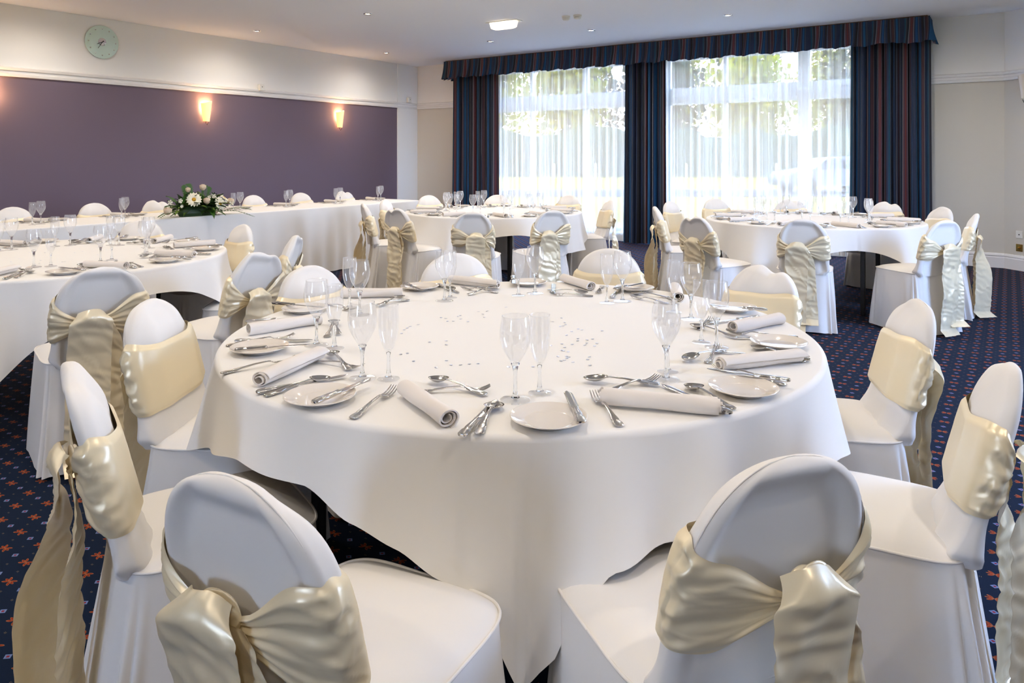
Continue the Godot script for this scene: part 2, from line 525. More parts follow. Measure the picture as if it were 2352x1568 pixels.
	for k in paths.size():
		var rail_runs := [[paths[k][0], paths[k][1]]]
		for q in OTHER_WIN:
			if q[0] == "wall_" + sides[k]:
				var dv: Vector2 = (paths[k][1] - paths[k][0]).normalized()
				rail_runs = [[paths[k][0], paths[k][0] + dv * q[1]], [paths[k][0] + dv * q[2], paths[k][1]]]
		b = MB.new()
		for rr in rail_runs:
			moulding(b, rr[0], rr[1], prof)
		structure("trim_%d" % (k + 1), b, M.gloss_white, "white moulded picture rail")
		b = MB.new()
		moulding(b, paths[k][0], paths[k][1], skirt)
		structure("baseboard_" + sides[k], b, M.gloss_white, "white skirting board")

	# windows: two openings parted by a pier
	var wins := [[-8.0, -4.82, [-6.87, -5.81]], [-4.38, -1.2, [-3.47, -2.36]]]
	b = MB.new()
	b.box(Vector3(-4.82, 0.12, -10.86), Vector3(-4.38, 2.86, -10.6), 0.01)
	structure("pier", b, M.white_wall, "", ww)
	for k in 2:
		var w = wins[k]
		var wn := shell("window_%d" % (k + 1), "white framed window behind a net curtain")
		b = MB.new()
		var x0: float = w[0]
		var x1: float = w[1]
		b.box(Vector3(x0, 0.12, -10.78), Vector3(x0 + 0.06, 2.86, -10.7), 0.008)
		b.box(Vector3(x1 - 0.06, 0.12, -10.78), Vector3(x1, 2.86, -10.7), 0.008)
		b.box(Vector3(x0, 0.12, -10.78), Vector3(x1, 0.2, -10.7), 0.008)
		b.box(Vector3(x0, 2.8, -10.78), Vector3(x1, 2.86, -10.7), 0.008)
		b.box(Vector3(x0, 2.13, -10.8), Vector3(x1, 2.38, -10.68), 0.008)
		var wd := [0.05, 0.09] if k == 0 else [0.05, 0.16]
		for q in 2:
			b.box(Vector3(w[2][q] - wd[q] / 2, 0.12, -10.79), Vector3(w[2][q] + wd[q] / 2, 2.86, -10.69), 0.008)
		structure("window_frame", b, M.gloss_white, "", wn)
		var edges := [x0, w[2][0], w[2][1], x1]
		for q in 3:
			for r in [[0.2, 2.13], [2.38, 2.8]]:
				b = MB.new()
				b.box(Vector3(edges[q] + 0.02, r[0], -10.745), Vector3(edges[q + 1] - 0.02, r[1], -10.741))
				structure("pane", b, M.window_glass, "", wn)
		b = MB.new()
		b.box(Vector3(x0, 0.10, -10.7), Vector3(x1, 0.14, -10.5), 0.006)
		structure("window_sill", b, M.gloss_white, "", wn)

func hanging(x0: float, x1: float, y0: float, y1: float, z: float, folds: float, amp: float, cols: int, seed_: int, uvx: float, spread := 0.0) -> MB:
	var b := MB.new()
	var off := seed_ * 13.7
	b.surf(18, cols, func(s: float, t: float) -> Vector3:
		var nn := fn.get_noise_2d(t * 300.0 + off, 0.0)
		var ph := TAU * (folds * t + 0.55 * nn)
		var drift := fn.get_noise_2d(t * 500.0 + off, s * 40.0)
		var grow := 0.75 + 0.35 * s
		var mid := (x0 + x1) / 2
		var x := lerpf(x0, x1, t) + 0.35 * amp * sin(ph * 2.0 + 1.0) * grow
		x = mid + (x - mid) * (1.0 + spread * s * s)
		return Vector3(x, lerpf(y1, y0, s) + 0.004 * drift, z + amp * grow * (sin(ph + 0.5 * drift) + 0.35 * sin(ph * 2.3 + 2.0 * drift))), false, false, Vector2(uvx, 1))
	return b

func build_curtains() -> void:
	var cs := [[-8.29, -7.32, "striped curtain hanging at the purple wall's end of the windows", 9.0, 0.02], [-4.90, -4.24, "narrow striped curtain hanging between the two net curtains", 7.0, 0.03], [-1.69, -0.80, "wide striped curtain hanging at the switch-plate end of the windows", 9.0, 0.035]]
	var k := 0
	for c in cs:
		single("striped_curtain", hanging(c[0], c[1], 0.015, 2.86, -10.33, c[3], 0.05, 200, k + 1, (c[1] - c[0]) * 2.1 / 0.30, c[4]), M.stripe, c[2], "curtain", "striped curtains")
		k += 1
	var ns := [[-7.45, -4.78, "net curtain over the window by the long table"], [-4.36, -1.60, "net curtain over the window behind the switch-end round table"]]
	for c in ns:
		single("net_curtain", hanging(c[0], c[1], 0.02, 2.86, -10.45, 22.0, 0.028, 560, k + 5, 1.0), M.sheer, c[2], "curtain", "net curtains")
		k += 1
	# pleated pelmet running round a box at the ceiling
	var pm := thing("pelmet", "gathered striped pelmet running along the ceiling above the curtains", "pelmet")
	var path := [Vector2(-8.42, -10.55), Vector2(-8.42, -10.2), Vector2(-0.80, -10.2), Vector2(-0.80, -10.55)]
	var lens := [0.35, 7.62, 0.35]
	var total := 8.32
	var b := MB.new()
	b.surf(10, 900, func(s: float, t: float) -> Vector3:
		var l := t * total
		var p := Vector2.ZERO
		var o := Vector2.ZERO
		if l < 0.35:
			p = path[0].lerp(path[1], l / 0.35)
			o = Vector2(-1, 0)
		elif l < 0.35 + 7.62:
			p = path[1].lerp(path[2], (l - 0.35) / 7.62)
			o = Vector2(0, 1)
		else:
			p = path[2].lerp(path[3], (l - 7.97) / 0.35)
			o = Vector2(1, 0)
		var nn := fn.get_noise_2d(l * 45.0, 3.0)
		var ph := TAU * (l / 0.115 + 0.6 * nn)
		var grow := 0.25 + 0.75 * s
		var d := 0.022 * grow * sin(ph) + 0.012 * s * sin(ph * 0.37 + 4.0 * nn) + 0.05 * s * s
		var y := lerpf(3.045, 2.735 + 0.012 * sin(ph * 0.31 + nn * 5.0) - 0.008 * sin(ph), s)
		var along := Vector2(o.y, -o.x) * 0.012 * grow * sin(ph * 0.5 + 2.0 * s + nn * 6.0)
		var q := p + o * d + along
		return Vector3(q.x, y, q.y), false, false, Vector2(total * 1.15 / 0.42, 1))
	part("valance", b, M.stripe, pm)
	b = MB.new()
	b.box(Vector3(-8.40, 3.03, -10.55), Vector3(-0.82, 3.058, -10.22), 0.003)
	part("board", b, M.table_board, pm)

func build_outside() -> void:
	var b := MB.new()
	b.surf(1, 1, func(s, t): return Vector3(lerpf(-200, 200, t), -0.13, lerpf(-260, 120, s)))
	structure("lawn", b, M.grass, "sunlit lawn beyond the windows")
	b = MB.new()
	b.surf(1, 1, func(s, t): return Vector3(lerpf(-60, 60, t), -0.11, lerpf(-14.5, -10.87, s)))
	structure("terrace", b, M.paving, "pale paved strip outside the windows")
	# drive that the car stands on
	b = MB.new()
	var a0 := pt(-20, 34)
	b.surf(1, 1, func(s, t):
		var q := pt(lerpf(-25, 45, t), lerpf(33, 27, s))
		return Vector3(q.x, -0.11, q.z))
	structure("drive", b, M.tarmac, "grey drive crossing the lawn")
	rng.seed = 31
	var spots := []
	for k in 9:
		spots.append([-13.0 + 8.8 * k, 66.0 + 3.0 * sin(k * 2.1), 0.85 + 0.12 * sin(k * 1.3)])
	for k in 8:
		spots.append([-11.0 + 9.5 * k, 82.0 + 3.0 * sin(k * 1.7), 1.15 + 0.1 * sin(k * 2.3)])
	var lab := ["yellow-green broad tree across the lawn", "dark green tree in the row across the lawn"]
	for k in spots.size():
		var q = spots[k]
		var t := thing("garden_tree", lab[k % 2], "tree", "trees across the lawn", pt(q[0], q[1], -0.13))
		var hgt: float = 17.0 * q[2]
		b = MB.new()
		b.tube([Vector3(0, 0, 0), Vector3(0.1, hgt * 0.2, 0), Vector3(0, hgt * 0.45, 0.2), Vector3(0.3, hgt * 0.8, 0)], [0.45, 0.36, 0.25, 0.06], 8)
		part("trunk", b, M.bark, t)
		b = MB.new()
		for n in 2200:
			var dir := Vector3(rng.randfn(), rng.randfn(), rng.randfn()).normalized()
			var rr := pow(rng.randf(), 0.5)
			var lump := 1.0 + 0.35 * fn.get_noise_3dv(dir * 90.0 + Vector3(k * 40, 0, 0))
			var c := Vector3(dir.x * 3.9, dir.y * hgt * 0.46, dir.z * 3.9) * rr * lump + Vector3(0, hgt * 0.52, 0)
			var e1 := Vector3(rng.randfn(), rng.randfn(), rng.randfn()).normalized()
			var e2 := e1.cross(dir).normalized() * rng.randf_range(0.18, 0.36)
			e1 *= rng.randf_range(0.22, 0.45)
			b.quad(c - e1, c + e2, c + e1, c - e2)
		part("crown", b, M.tree_leaf if k % 2 == 0 else M.tree_leaf_dark, t)
	for k in 9:
		b = MB.new()
		b.lathe([Vector2(0.0, 0), Vector2(0.075, 0), Vector2(0.075, 0.95), Vector2(0.06, 1.02), Vector2(0.0, 1.05)], 12)
		var o := single("garden_post", b, M.post_white, "short white post standing along the lawn's far edge", "post", "white posts along the lawn", pt(3.0 + k * 3.1, 52.0 + 1.5 * sin(k * 2.0), -0.13))
	b = MB.new()  # added hedge: a dark band standing in for shade beneath the crowns
	b.surf(12, 400, func(s: float, t: float) -> Vector3:
		var e := PI * s
		var p := pt(lerpf(-30, 75, t), 56.0)
		var nn := fn.get_noise_2d(t * 2000.0, s * 90.0)
		var q := pt(lerpf(-30, 75, t), 56.0 - cos(e) * 1.6 * (1.0 + 0.4 * nn))
		return Vector3(q.x, -0.13 + (3.4 + 0.9 * nn) * pow(sin(e), 0.6), q.z))
	single("added_shade_hedge", b, M.tree_leaf_dark, "added dark hedge standing in for the shade under the trees across the lawn", "hedge")
	build_car()

func build_car() -> void:
	var t := thing("parked_car", "dark estate car parked on the drive beyond the window", "car", "", pt(13.0, 30.0, -0.11), YAW + 0.15)
	var prof := [Vector2(-2.2, 0.30), Vector2(-2.25, 0.62), Vector2(-2.05, 0.86), Vector2(-1.15, 0.98), Vector2(-0.45, 1.42), Vector2(0.9, 1.50), Vector2(1.75, 1.40), Vector2(2.15, 0.98), Vector2(2.22, 0.62), Vector2(2.18, 0.30)]
	var b := MB.new()
	var k := prof.size()
	b.surf(10, k - 1, func(s: float, u: float) -> Vector3:
		var q: Vector2 = prof[roundi(u * (k - 1))]
		var zz := lerpf(-0.86, 0.86, s)
		var edge := pow(absf(s * 2 - 1), 5.0)
		var tuck := 1.0 - 0.22 * ss(0.9, 1.5, q.y)
		return Vector3(q.x * (1.0 - 0.02 * edge), q.y - 0.05 * edge * ss(0.8, 1.4, q.y), zz * tuck))
	for sd in [-1.0, 1.0]:
		for i in k - 1:
			var p: Vector2 = prof[i]
			var q: Vector2 = prof[i + 1]
			var tp := 0.86 * (1.0 - 0.22 * ss(0.9, 1.5, p.y))
			var tq := 0.86 * (1.0 - 0.22 * ss(0.9, 1.5, q.y))
			b.quad(Vector3(p.x, p.y, sd * tp), Vector3(q.x, q.y, sd * tq), Vector3(q.x * 0.9, 0.3, sd * 0.86), Vector3(p.x * 0.9, 0.3, sd * 0.86))
	part("body", b, M.car_paint, t)
	for sd in [-1.0, 1.0]:
		for w in [[-0.95, 0.1], [0.2, 1.0], [1.1, 1.7]]:
			b = MB.new()
			b.quad(Vector3(w[0] + (0.4 if w[0] < -0.5 else 0.0), 1.34, sd * 0.73), Vector3(w[1], 1.37, sd * 0.73), Vector3(w[1], 1.0, sd * 0.85), Vector3(w[0], 1.0, sd * 0.85))
			part("side_window", b, M.black_plastic, t)
		for wx in [-1.4, 1.4]:
			b = MB.new()
			b.lathe([Vector2(0, -0.1), Vector2(0.26, -0.1), Vector2(0.32, -0.06), Vector2(0.32, 0.06), Vector2(0.26, 0.1), Vector2(0, 0.1)], 20)
			var o := part("wheel", b, M.tyre, t)
			o.rotation.x = PI / 2
			o.position = Vector3(wx, 0.32, sd * 0.80)

# ---------------------------------------------------------------- ceiling and wall fittings
func build_lamps() -> void:
	var proto: Node3D = null
	for z in [-8.87, -6.34, -3.81, -1.28, 1.25]:
		for x in [-8.55, -6.42, -4.72, -2.84, -0.95, 0.95]:
			var lb := "small recessed ceiling downlight with a pale trim ring"
			var at := Vector3(x, CEIL, z)
			var o: Node3D
			if proto == null:
				o = thing("downlight", lb, "downlight", "recessed ceiling downlights", at)
				var b := MB.new()
				b.lathe([Vector2(0.034, 0.0), Vector2(0.034, -0.006), Vector2(0.043, -0.009), Vector2(0.052, -0.006), Vector2(0.055, 0.0)], 32)
				part("trim_ring", b, M.chrome, o)
				b = MB.new()
				b.lathe([Vector2(0.0, -0.004), Vector2(0.02, -0.0045), Vector2(0.034, -0.001), Vector2(0.0, -0.001)], 24)
				part("bulb", b, M.bulb, o)
				var l := SpotLight3D.new()
				l.name = "downlight_beam"
				l.position = Vector3(0, -0.02, 0)
				l.rotation.x = -PI / 2
				l.light_color = HALOGEN
				l.light_energy = DOWN_E
				l.spot_angle = 86.0
				l.spot_angle_attenuation = 1.0
				l.spot_range = 14.0
				l.spot_attenuation = 2.0
				l.light_size = 0.035
				l.shadow_enabled = true
				o.add_child(l)
				proto = o
			else:
				o = copy(proto, "downlight", lb, "recessed ceiling downlights", at, 0.0)
	# emergency light
	var e := thing("emergency_light", "long white ceiling bulkhead light with a glowing cover", "ceiling light", "", pt(-0.106, 9.36, CEIL))
	var b := MB.new()
	b.box(Vector3(-0.24, -0.008, -0.075), Vector3(0.24, 0.0, 0.075), 0.003)
	part("base", b, M.plastic, e)
	b = MB.new()
	b.surf(6, 40, func(s: float, t: float) -> Vector3:
		var k := 1.0 - 0.16 * s if s < 0.8 else 0.87 * (1.0 - s) / 0.2
		return Vector3(0.20 * k * pw(cos(t * TAU), 0.35), -0.008 - 0.085 * minf(s / 0.8, 1.0), 0.062 * k * pw(sin(t * TAU), 0.35)), true, true)
	part("diffuser", b, M.diffuser, e)
	var al := AreaLight3D.new()
	al.name = "emergency_glow"
	al.area_size = Vector2(0.34, 0.1)
	al.position = Vector3(0, -0.1, 0)
	al.rotation.x = -PI / 2
	al.light_color = Color(1.0, 0.93, 0.8)
	al.light_energy = 0.5
	al.area_range = 14.0
	al.shadow_enabled = true
	e.add_child(al)
	# detectors
	for q in [[0.665, 9.0, "round smoke detector on the ceiling, taller of the two"], [0.80, 8.93, "slanted white movement sensor on the ceiling beside the smoke detector"]]:
		var t := thing("ceiling_detector", q[2], "detector", "", pt(q[0], q[1], CEIL))
		b = MB.new()
		b.lathe([Vector2(0.052, 0.0), Vector2(0.052, -0.018), Vector2(0.0, -0.018)], 28)
		part("base", b, M.plastic, t)
		b = MB.new()
		if q[0] < 0.7:
			b.lathe([Vector2(0.046, -0.018), Vector2(0.046, -0.04), Vector2(0.03, -0.055), Vector2(0, -0.057)], 28)
		else:
			b.box(Vector3(-0.04, -0.05, -0.03), Vector3(0.04, -0.015, 0.03), 0.012)
		part("head", b, M.plastic, t)
	# wall lamps
	var sp := [[Vector3(LEFT_X, 1.96, -3.45), PI / 2, "glowing wall lamp on the purple wall beside the clock end"], [Vector3(LEFT_X, 1.965, -6.09), PI / 2, "glowing wall lamp at the middle of the purple wall"], [Vector3(LEFT_X, 1.965, -8.57), PI / 2, "glowing wall lamp at the window end of the purple wall"], [Vector3(0.18, 2.14, -10.34), -0.74, "unlit white wall lamp above the switch plates on the slanting wall"]]
	var ps: Node3D = null
	for q in sp:
		var lit: bool = q[0].x < -5.0
		if ps != null and lit:
			copy(ps, "wall_lamp", q[2], "wall lamps", q[0], q[1])
			continue
		var t := thing("wall_lamp", q[2], "wall lamp", "wall lamps", q[0], q[1])
		if lit:
			ps = t
		b = MB.new()
		b.box(Vector3(-0.025, -0.09, 0.0), Vector3(0.025, 0.06, 0.03), 0.006)
		part("back_plate", b, M.dark_metal, t)
		b = MB.new()
		b.tube([Vector3(0, -0.09, 0.02), Vector3(0, -0.16, 0.03), Vector3(0, -0.185, 0.055), Vector3(0, -0.15, 0.075)], [0.004], 6)
		part("bracket", b, M.dark_metal, t)
		b = MB.new()
		b.surf(14, 24, func(s: float, u: float) -> Vector3:
			var a := lerpf(-0.15, PI + 0.15, u)
			var r := lerpf(0.046, 0.078, s)
			return Vector3(cos(a) * r, lerpf(-0.135, 0.135 + 0.02 * cos(a), s), 0.03 + sin(a) * r * 0.95))
		part("lamp_shade", b, M.sconce_glass if lit else M.china, t)
		if not lit:
			continue
		var l := OmniLight3D.new()
		l.name = "wall_lamp_glow"
		l.position = Vector3(0, 0.06, 0.045)
		l.light_color = Color(1.0, 0.78, 0.54)
		l.light_energy = 0.13
		l.light_size = 0.03
		l.omni_range = 12.0
		l.omni_attenuation = 2.0
		l.shadow_enabled = true
		t.add_child(l)
	# clock
	var c := thing("wall_clock", "round pale green glass wall clock with chrome studs", "clock", "", Vector3(LEFT_X, 2.76, -4.666), PI / 2)
	b = MB.new()
	b.lathe([Vector2(0, 0.02), Vector2(0.203, 0.02), Vector2(0.206, 0.023), Vector2(0.203, 0.027), Vector2(0, 0.028)], 64)
	var f := part("glass_disc", b, M.clock_glass, c)
	f.rotation.x = PI / 2
	b = MB.new()
	b.lathe([Vector2(0, 0.0), Vector2(0.05, 0.0), Vector2(0.05, 0.03), Vector2(0.046, 0.034), Vector2(0, 0.036)], 32)
	f = part("centre_disc", b, M.chrome, c)
	f.rotation.x = PI / 2
	for k in 12:
		b = MB.new()
		var a := TAU * k / 12.0
		b.lathe([Vector2(0, 0.028), Vector2(0.008, 0.028), Vector2(0.007, 0.035), Vector2(0, 0.037)], 12)
		f = part("hour_stud", b, M.chrome, c)
		f.rotation.x = PI / 2
		f.position = Vector3(sin(a) * 0.165, cos(a) * 0.165, 0)
	for h in [[-2.02, 0.075, 0.006], [-2.55, 0.10, 0.005]]:
		b = MB.new()
		b.box(Vector3(-h[2] / 2, -0.02, 0.038), Vector3(h[2] / 2, h[1], 0.04))
		f = part("hand", b, M.black_plastic, c)
		f.rotation.z = -h[0]
	# alarm boxes on the rail
	for q in [[Vector3(LEFT_X + 0.03, 2.36, -7.0), "small white sensor box on the picture rail between the wall lamps"], [Vector3(LEFT_X + 0.04, 2.385, -10.28), "small white sensor box on the rail in the room corner"]]:
		var t := thing("alarm_sensor", q[1], "sensor", "", q[0], PI / 2)
		b = MB.new()
		b.box(Vector3(-0.045, -0.035, -0.03), Vector3(0.045, 0.065, 0.035), 0.008)
		part("case", b, M.plastic, t)
		b = MB.new()
		b.box(Vector3(-0.006, 0.02, 0.034), Vector3(0.006, 0.032, 0.038), 0.001)
		part("lens", b, M.black_plastic, t)
	# plates on the slanting wall
	var dirw := Vector2(2.846, 2.6).normalized()
	for q in [[0.20, 0.42, "white socket plate with a dark dot on the slanting wall", "plastic"], [0.20, 0.265, "brass dimmer switch plate on the slanting wall", "brass"]]:
		var p: Vector2 = Vector2(-0.046, WIN_Z) + dirw * q[0]
		var t := thing("switch_plate", q[2], "switch plate", "", Vector3(p.x, q[1], p.y), -atan2(dirw.y, dirw.x))
		b = MB.new()
		b.box(Vector3(-0.043, -0.043, 0.0), Vector3(0.043, 0.043, 0.008), 0.003)
		part("plate", b, M[q[3]], t)
		b = MB.new()
		if q[3] == "brass":
			b.lathe([Vector2(0, 0), Vector2(0.014, 0), Vector2(0.013, 0.016), Vector2(0, 0.018)], 20)
			var o := part("knob", b, M.brass, t)
			o.rotation.x = PI / 2
			o.position.z = 0.008
		else:
			b.lathe([Vector2(0, 0), Vector2(0.008, 0), Vector2(0.008, 0.002), Vector2(0, 0.002)], 16)
			var o := part("socket", b, M.black_plastic, t)
			o.rotation.x = PI / 2
			o.position.z = 0.008

# ---------------------------------------------------------------- dressed banquet chair
# origin on the carpet under the seat, local +z is the way the sitter faces
func back_z(y: float) -> float:
	return -0.185 - 0.10 * clampf((y - 0.46) / 0.40, -0.3, 1.1)

func back_half(y: float) -> float:
	var k := clampf((y - 0.655) / 0.205, 0.0, 1.0)
	return 0.178 * pow(maxf(1.0 - pow(k, 2.3), 0.0), 0.48)

# outline of the padded back at height y; a runs round it, grown outwards by g
func back_at(y: float, a: float, g: float) -> Vector3:
	var k := clampf((y - 0.655) / 0.205, 0.0, 1.0)
	var w := back_half(y) + g
	var th := 0.036 * pow(maxf(1.0 - pow(k, 4.0), 0.0), 0.5) + g
	return Vector3(w * pw(cos(a), 0.55), y, back_z(y) + th * pw(sin(a), 0.75))

func seat_outline(a: float, grow: float, drop: float) -> Vector3:
	var hx := 0.198 + grow
	var zf := 0.222 + grow
	var zr := -0.200 - grow - 0.035 * drop
	var cz := pw(sin(a), 0.38)
	return Vector3(hx * pw(cos(a), 0.38), 0, (zf + zr) / 2 + (zf - zr) / 2 * cz)

func make_chair(kind: int) -> Node3D:
	var t := thing("banquet_chair", "chair", "chair")
	var off := kind * 57.0
	var b := MB.new()
	# padded back under its cover
	b.surf(44, 72, func(s: float, u: float) -> Vector3:
		var y := 0.0
		if s < 0.5:
			y = lerpf(0.44, 0.655, s / 0.5)
		else:
			y = 0.655 + 0.205 * pow(sin((s - 0.5) / 0.5 * PI / 2), 0.9)
		var a := u * TAU
		var p := back_at(y, a, 0.0)
		var sn := sin(a)
		var inner := minf(back_half(y) - absf(p.x), 0.86 - y)
		if sn < 0.0:
			p.z += 0.022 * ss(0.018, 0.06, inner) * ss(0.0, 0.5, -sn)
		else:
			p.z += 0.012 * ss(0.02, 0.09, inner) * ss(0.0, 0.5, sn)
		var low := ss(0.56, 0.44, y)
		p.x *= 1.0 + 0.05 * low - 0.16 * ss(0.478, 0.44, y)
		p.z += low * (0.006 * sin(p.x * 75.0 + 2.0 * fn.get_noise_2d(p.x * 500.0 + off, y * 300.0)) + (0.018 if sn > 0.0 else -0.012) * low)
		var k := ss(0.70, 0.86, y)
		var fade := 1.0 - ss(0.835, 0.8595, y)
		var lump := fade * fn.get_noise_3d(p.x * 420.0 + off, y * 380.0, sn * 30.0)
		p += Vector3(p.x * 0.03, 0.010 * k, (0.008 if sn > 0 else -0.004)) * lump
		if kind == 1:
			p.y -= 0.028 * k * exp(-pow((p.x - 0.035) / 0.035, 2.0))
			p.z += 0.014 * k * fade * exp(-pow((p.x + 0.03) / 0.05, 2.0)) * signf(sn)
		elif kind == 2:
			p.y -= 0.016 * k * exp(-pow((p.x + 0.05) / 0.04, 2.0)) - 0.01 * k * exp(-pow((p.x - 0.07) / 0.04, 2.0))
		return p, true)
	var bc := part("back_cover", b, M.cover, t)
	# stitched seam that runs over the top edge
	b = MB.new()
	var pts := []
	for q in 61:
		var e := (q - 10) / 40.0 * PI
		var yy := 0.0
		if q < 10 or q > 50:
			yy = 0.655 - 0.0075 * (10 - q if q < 10 else q - 50)
		else:
			yy = minf(0.655 + 0.205 * pow(sin(e), 0.9), 0.8594)
		var side := clampf((q - 27) / 6.0, 0.0, 1.0)
		var p0 := back_at(yy, -0.30, 0.0)
		var p1 := back_at(yy, PI + 0.30, 0.0)
		pts.append(p0.lerp(p1, side) + Vector3(0, 0.0008, 0))
	if kind == 0 or kind == 3:
		b.tube(pts, [0.0016], 6)
		part("seam", b, M.cover, bc)
	# seat cushion
	b = MB.new()
	b.surf(12, 80, func(s: float, u: float) -> Vector3:
		var a := u * TAU
		var p := seat_outline(a, 0.0, 0.0)
		var q := Vector3(p.x * s, 0, 0.011 + (p.z - 0.011) * s)
		q.y = 0.486 - 0.028 * pow(s, 6.0) + 0.003 * fn.get_noise_2d(q.x * 300.0 + off, q.z * 300.0)
		return q, true, true)
	var st := part("seat_cover", b, M.cover, t)
	b = MB.new()
	pts = []
	for q in 81:
		var p := seat_outline(q / 80.0 * TAU, 0.002, 0.0)
		pts.append(p + Vector3(0, 0.458, 0))
	b.tube(pts, [0.0035], 6)
	part("piping", b, M.cover, st)
	# skirt down to the carpet, pleated at the corners
	b = MB.new()
	b.surf(26, 200, func(s: float, u: float) -> Vector3:
		var a := u * TAU
		var p := seat_outline(a, 0.026 * s, s)
		var dirp := Vector3(cos(a), 0, sin(a))
		var fold := sin(a * 7.0 + off + 3.0 * fn.get_noise_2d(a * 60.0, off)) * 0.5 + fn.get_noise_2d(a * 130.0 + off, s * 30.0)
		var w := 0.003 + 0.016 * s
		for c in [0.86, PI - 0.86, PI + 0.70, TAU - 0.70]:
			w -= 0.0
			var dd := absf(a - c)
			p -= dirp * 0.020 * s * exp(-pow(dd / 0.045, 2.0))
			p += dirp * 0.016 * s * exp(-pow((dd - 0.13) / 0.07, 2.0))
		p += dirp * w * fold
		p.y = lerpf(0.46, 0.012 + 0.008 * fn.get_noise_2d(a * 90.0, off), s)
		return p, true, true)
	part("skirt", b, M.cover, t)
	for sx in [-1.0, 1.0]:
		for sz in [-0.14, 0.16]:
			b = MB.new()
			b.box(Vector3(sx * 0.15 - 0.012, 0.0, sz - 0.012), Vector3(sx * 0.15 + 0.012, 0.44, sz + 0.012), 0.002)
			part("leg", b, M.chrome, t)
	# satin sash round the back
	var x0: float = [0.030, 0.0, 0.02, -0.045][kind]
	b = MB.new()
	b.surf(44, 168, func(s: float, u: float) -> Vector3:
		var a := u * TAU
		var sn := sin(a)
		var xx := back_at(0.65, a, 0.0).x - x0
		var rear := ss(0.1, 0.75, -sn) * (1.0 - ss(0.02, 0.17, absf(xx)))
		var slope := ss(0.0, 0.4, -sn)
		var yt := 0.745 + 0.010 * sn + (0.012 * sin(a * 2.0 + off)) - 0.075 * rear - 0.012 * slope
		var yb := 0.555 + 0.012 * sin(a + off) + 0.062 * rear
		var y := lerpf(yb, yt, s)
		var crease := 0.06 + 0.94 * ss(0.42, -0.15, sn)
		var wr := 0.75 * sin(s * 15.0 + 2.2 * sin(a * 2.0 + off) + 4.0 * fn.get_noise_2d(a * 50.0 + off, s * 60.0)) + 0.4 * sin(s * 33.0 + 2.0 * sin(a * 2.0 + off) + 4.0 * fn.get_noise_2d(a * 40.0 + off, 40.0))
		var ridge := 1.0 - absf(fn.get_noise_2d(a * 38.0 + off, s * 330.0 + 40.0 * sin(a + off))) * 3.2
		ridge = maxf(ridge, 0.0)
		var g := 0.0105 + 0.0022 * crease * ridge * ridge + 0.0036 * crease * wr + 0.0022 * crease * fn.get_noise_2d(a * 70.0 + off, s * 260.0)
		var edge := ss(0.0, 0.08, minf(s, 1.0 - s))
		var p := back_at(y, a, lerpf(0.003, g, edge))
		if sn > 0.0:
			p.z += (0.012 * ss(0.02, 0.09, back_half(y) - absf(p.x)) + 0.004) * ss(0.0, 0.5, sn)
		return p, true)
	var band := part("sash_band", b, M.satin, t)
	# knot and the two tails
	b = MB.new()
	b.surf(18, 28, func(s: float, u: float) -> Vector3:
		var e := PI * s
		var a := u * TAU
		var r := 1.0 + 0.18 * sin(a * 5.0 + e * 3.0)
		return Vector3(x0 + 0.045 * cos(e), 0.652 + 0.030 * sin(e) * sin(a) * r, -0.278 + 0.012 * sin(e) * cos(a) * r), true, true)
	part("knot", b, M.satin, t)
	for q in 2:
		b = MB.new()
		var hw: float = [0.082, 0.074][q]
		var xt: float = x0 + [0.012, -0.030][q]
		var y1: float = [0.690, 0.645][q]
		var y0: float = [0.02, 0.075][q]
		var sw: float = [0.02, -0.035][q] * (1.0 if kind != 1 else -1.0)
		var tw: float = [[0.12, -0.1], [-0.2, 0.2], [0.75, 0.4], [-0.08, 0.15]][kind][q]
		b.surf(110, 56, func(s: float, u: float) -> Vector3:
			var a := u * TAU
			var y := lerpf(y1, y0, s)
			var pinch := lerpf([0.5, 0.45][q], 1.0, ss(-0.03, [0.09, 0.22][q], s))
			var cx := pw(cos(a), 0.8)
			var x := xt + sw * s + hw * pinch * cx
			var ruche := sin(s * (64.0 + 9.0 * kind) + 3.0 * cx + 6.0 * fn.get_noise_2d(s * 300.0 + off, cx * 30.0))
			var soft := fn.get_noise_2d(s * 220.0 + off + q * 70.0, cx * 55.0)
			var z: float = minf(back_z(y) - 0.050, -0.245) - [0.022, 0.004][q] - 0.010 * s
			z += 0.0020 * ruche * (1.0 - 0.5 * absf(cx)) + 0.007 * soft
			z -= [0.016, 0.0][q] * (1.0 - cx * cx) * ss(0.16, 0.0, s)
			if q == 0:
				z += 0.034 * pow(maxf(0.0, 1.0 - s / 0.07), 2.0)
				y -= 0.016 * cx * cx * ss(0.10, 0.0, s)
			var rg := maxf(1.0 - absf(fn.get_noise_2d(s * 420.0 + off + 90.0 * q + 45.0 * cx, cx * 42.0 - 25.0 * s)) * 3.0, 0.0)
			z -= 0.0045 * rg * rg
			z -= 0.03 * sin(s * PI) * [0.6, 0.3][q] * (0.4 + 0.4 * kind)
			x += 0.0008 * ruche * cx
			if s > 0.94:
				z -= 0.05 * (s - 0.94) / 0.06
			# the tail turns about its own middle as it falls
			var cxm := xt + sw * s
			var th := tw * ss(0.04, 0.5, s) + 0.12 * soft
			var dx := x - cxm
			return Vector3(cxm + dx * cos(th), y, z - absf(hw * sin(th)) * 0.65 + dx * sin(th) - 0.0016 * sin(a)), true)
		part("sash_tail", b, M.satin, t)
	return t

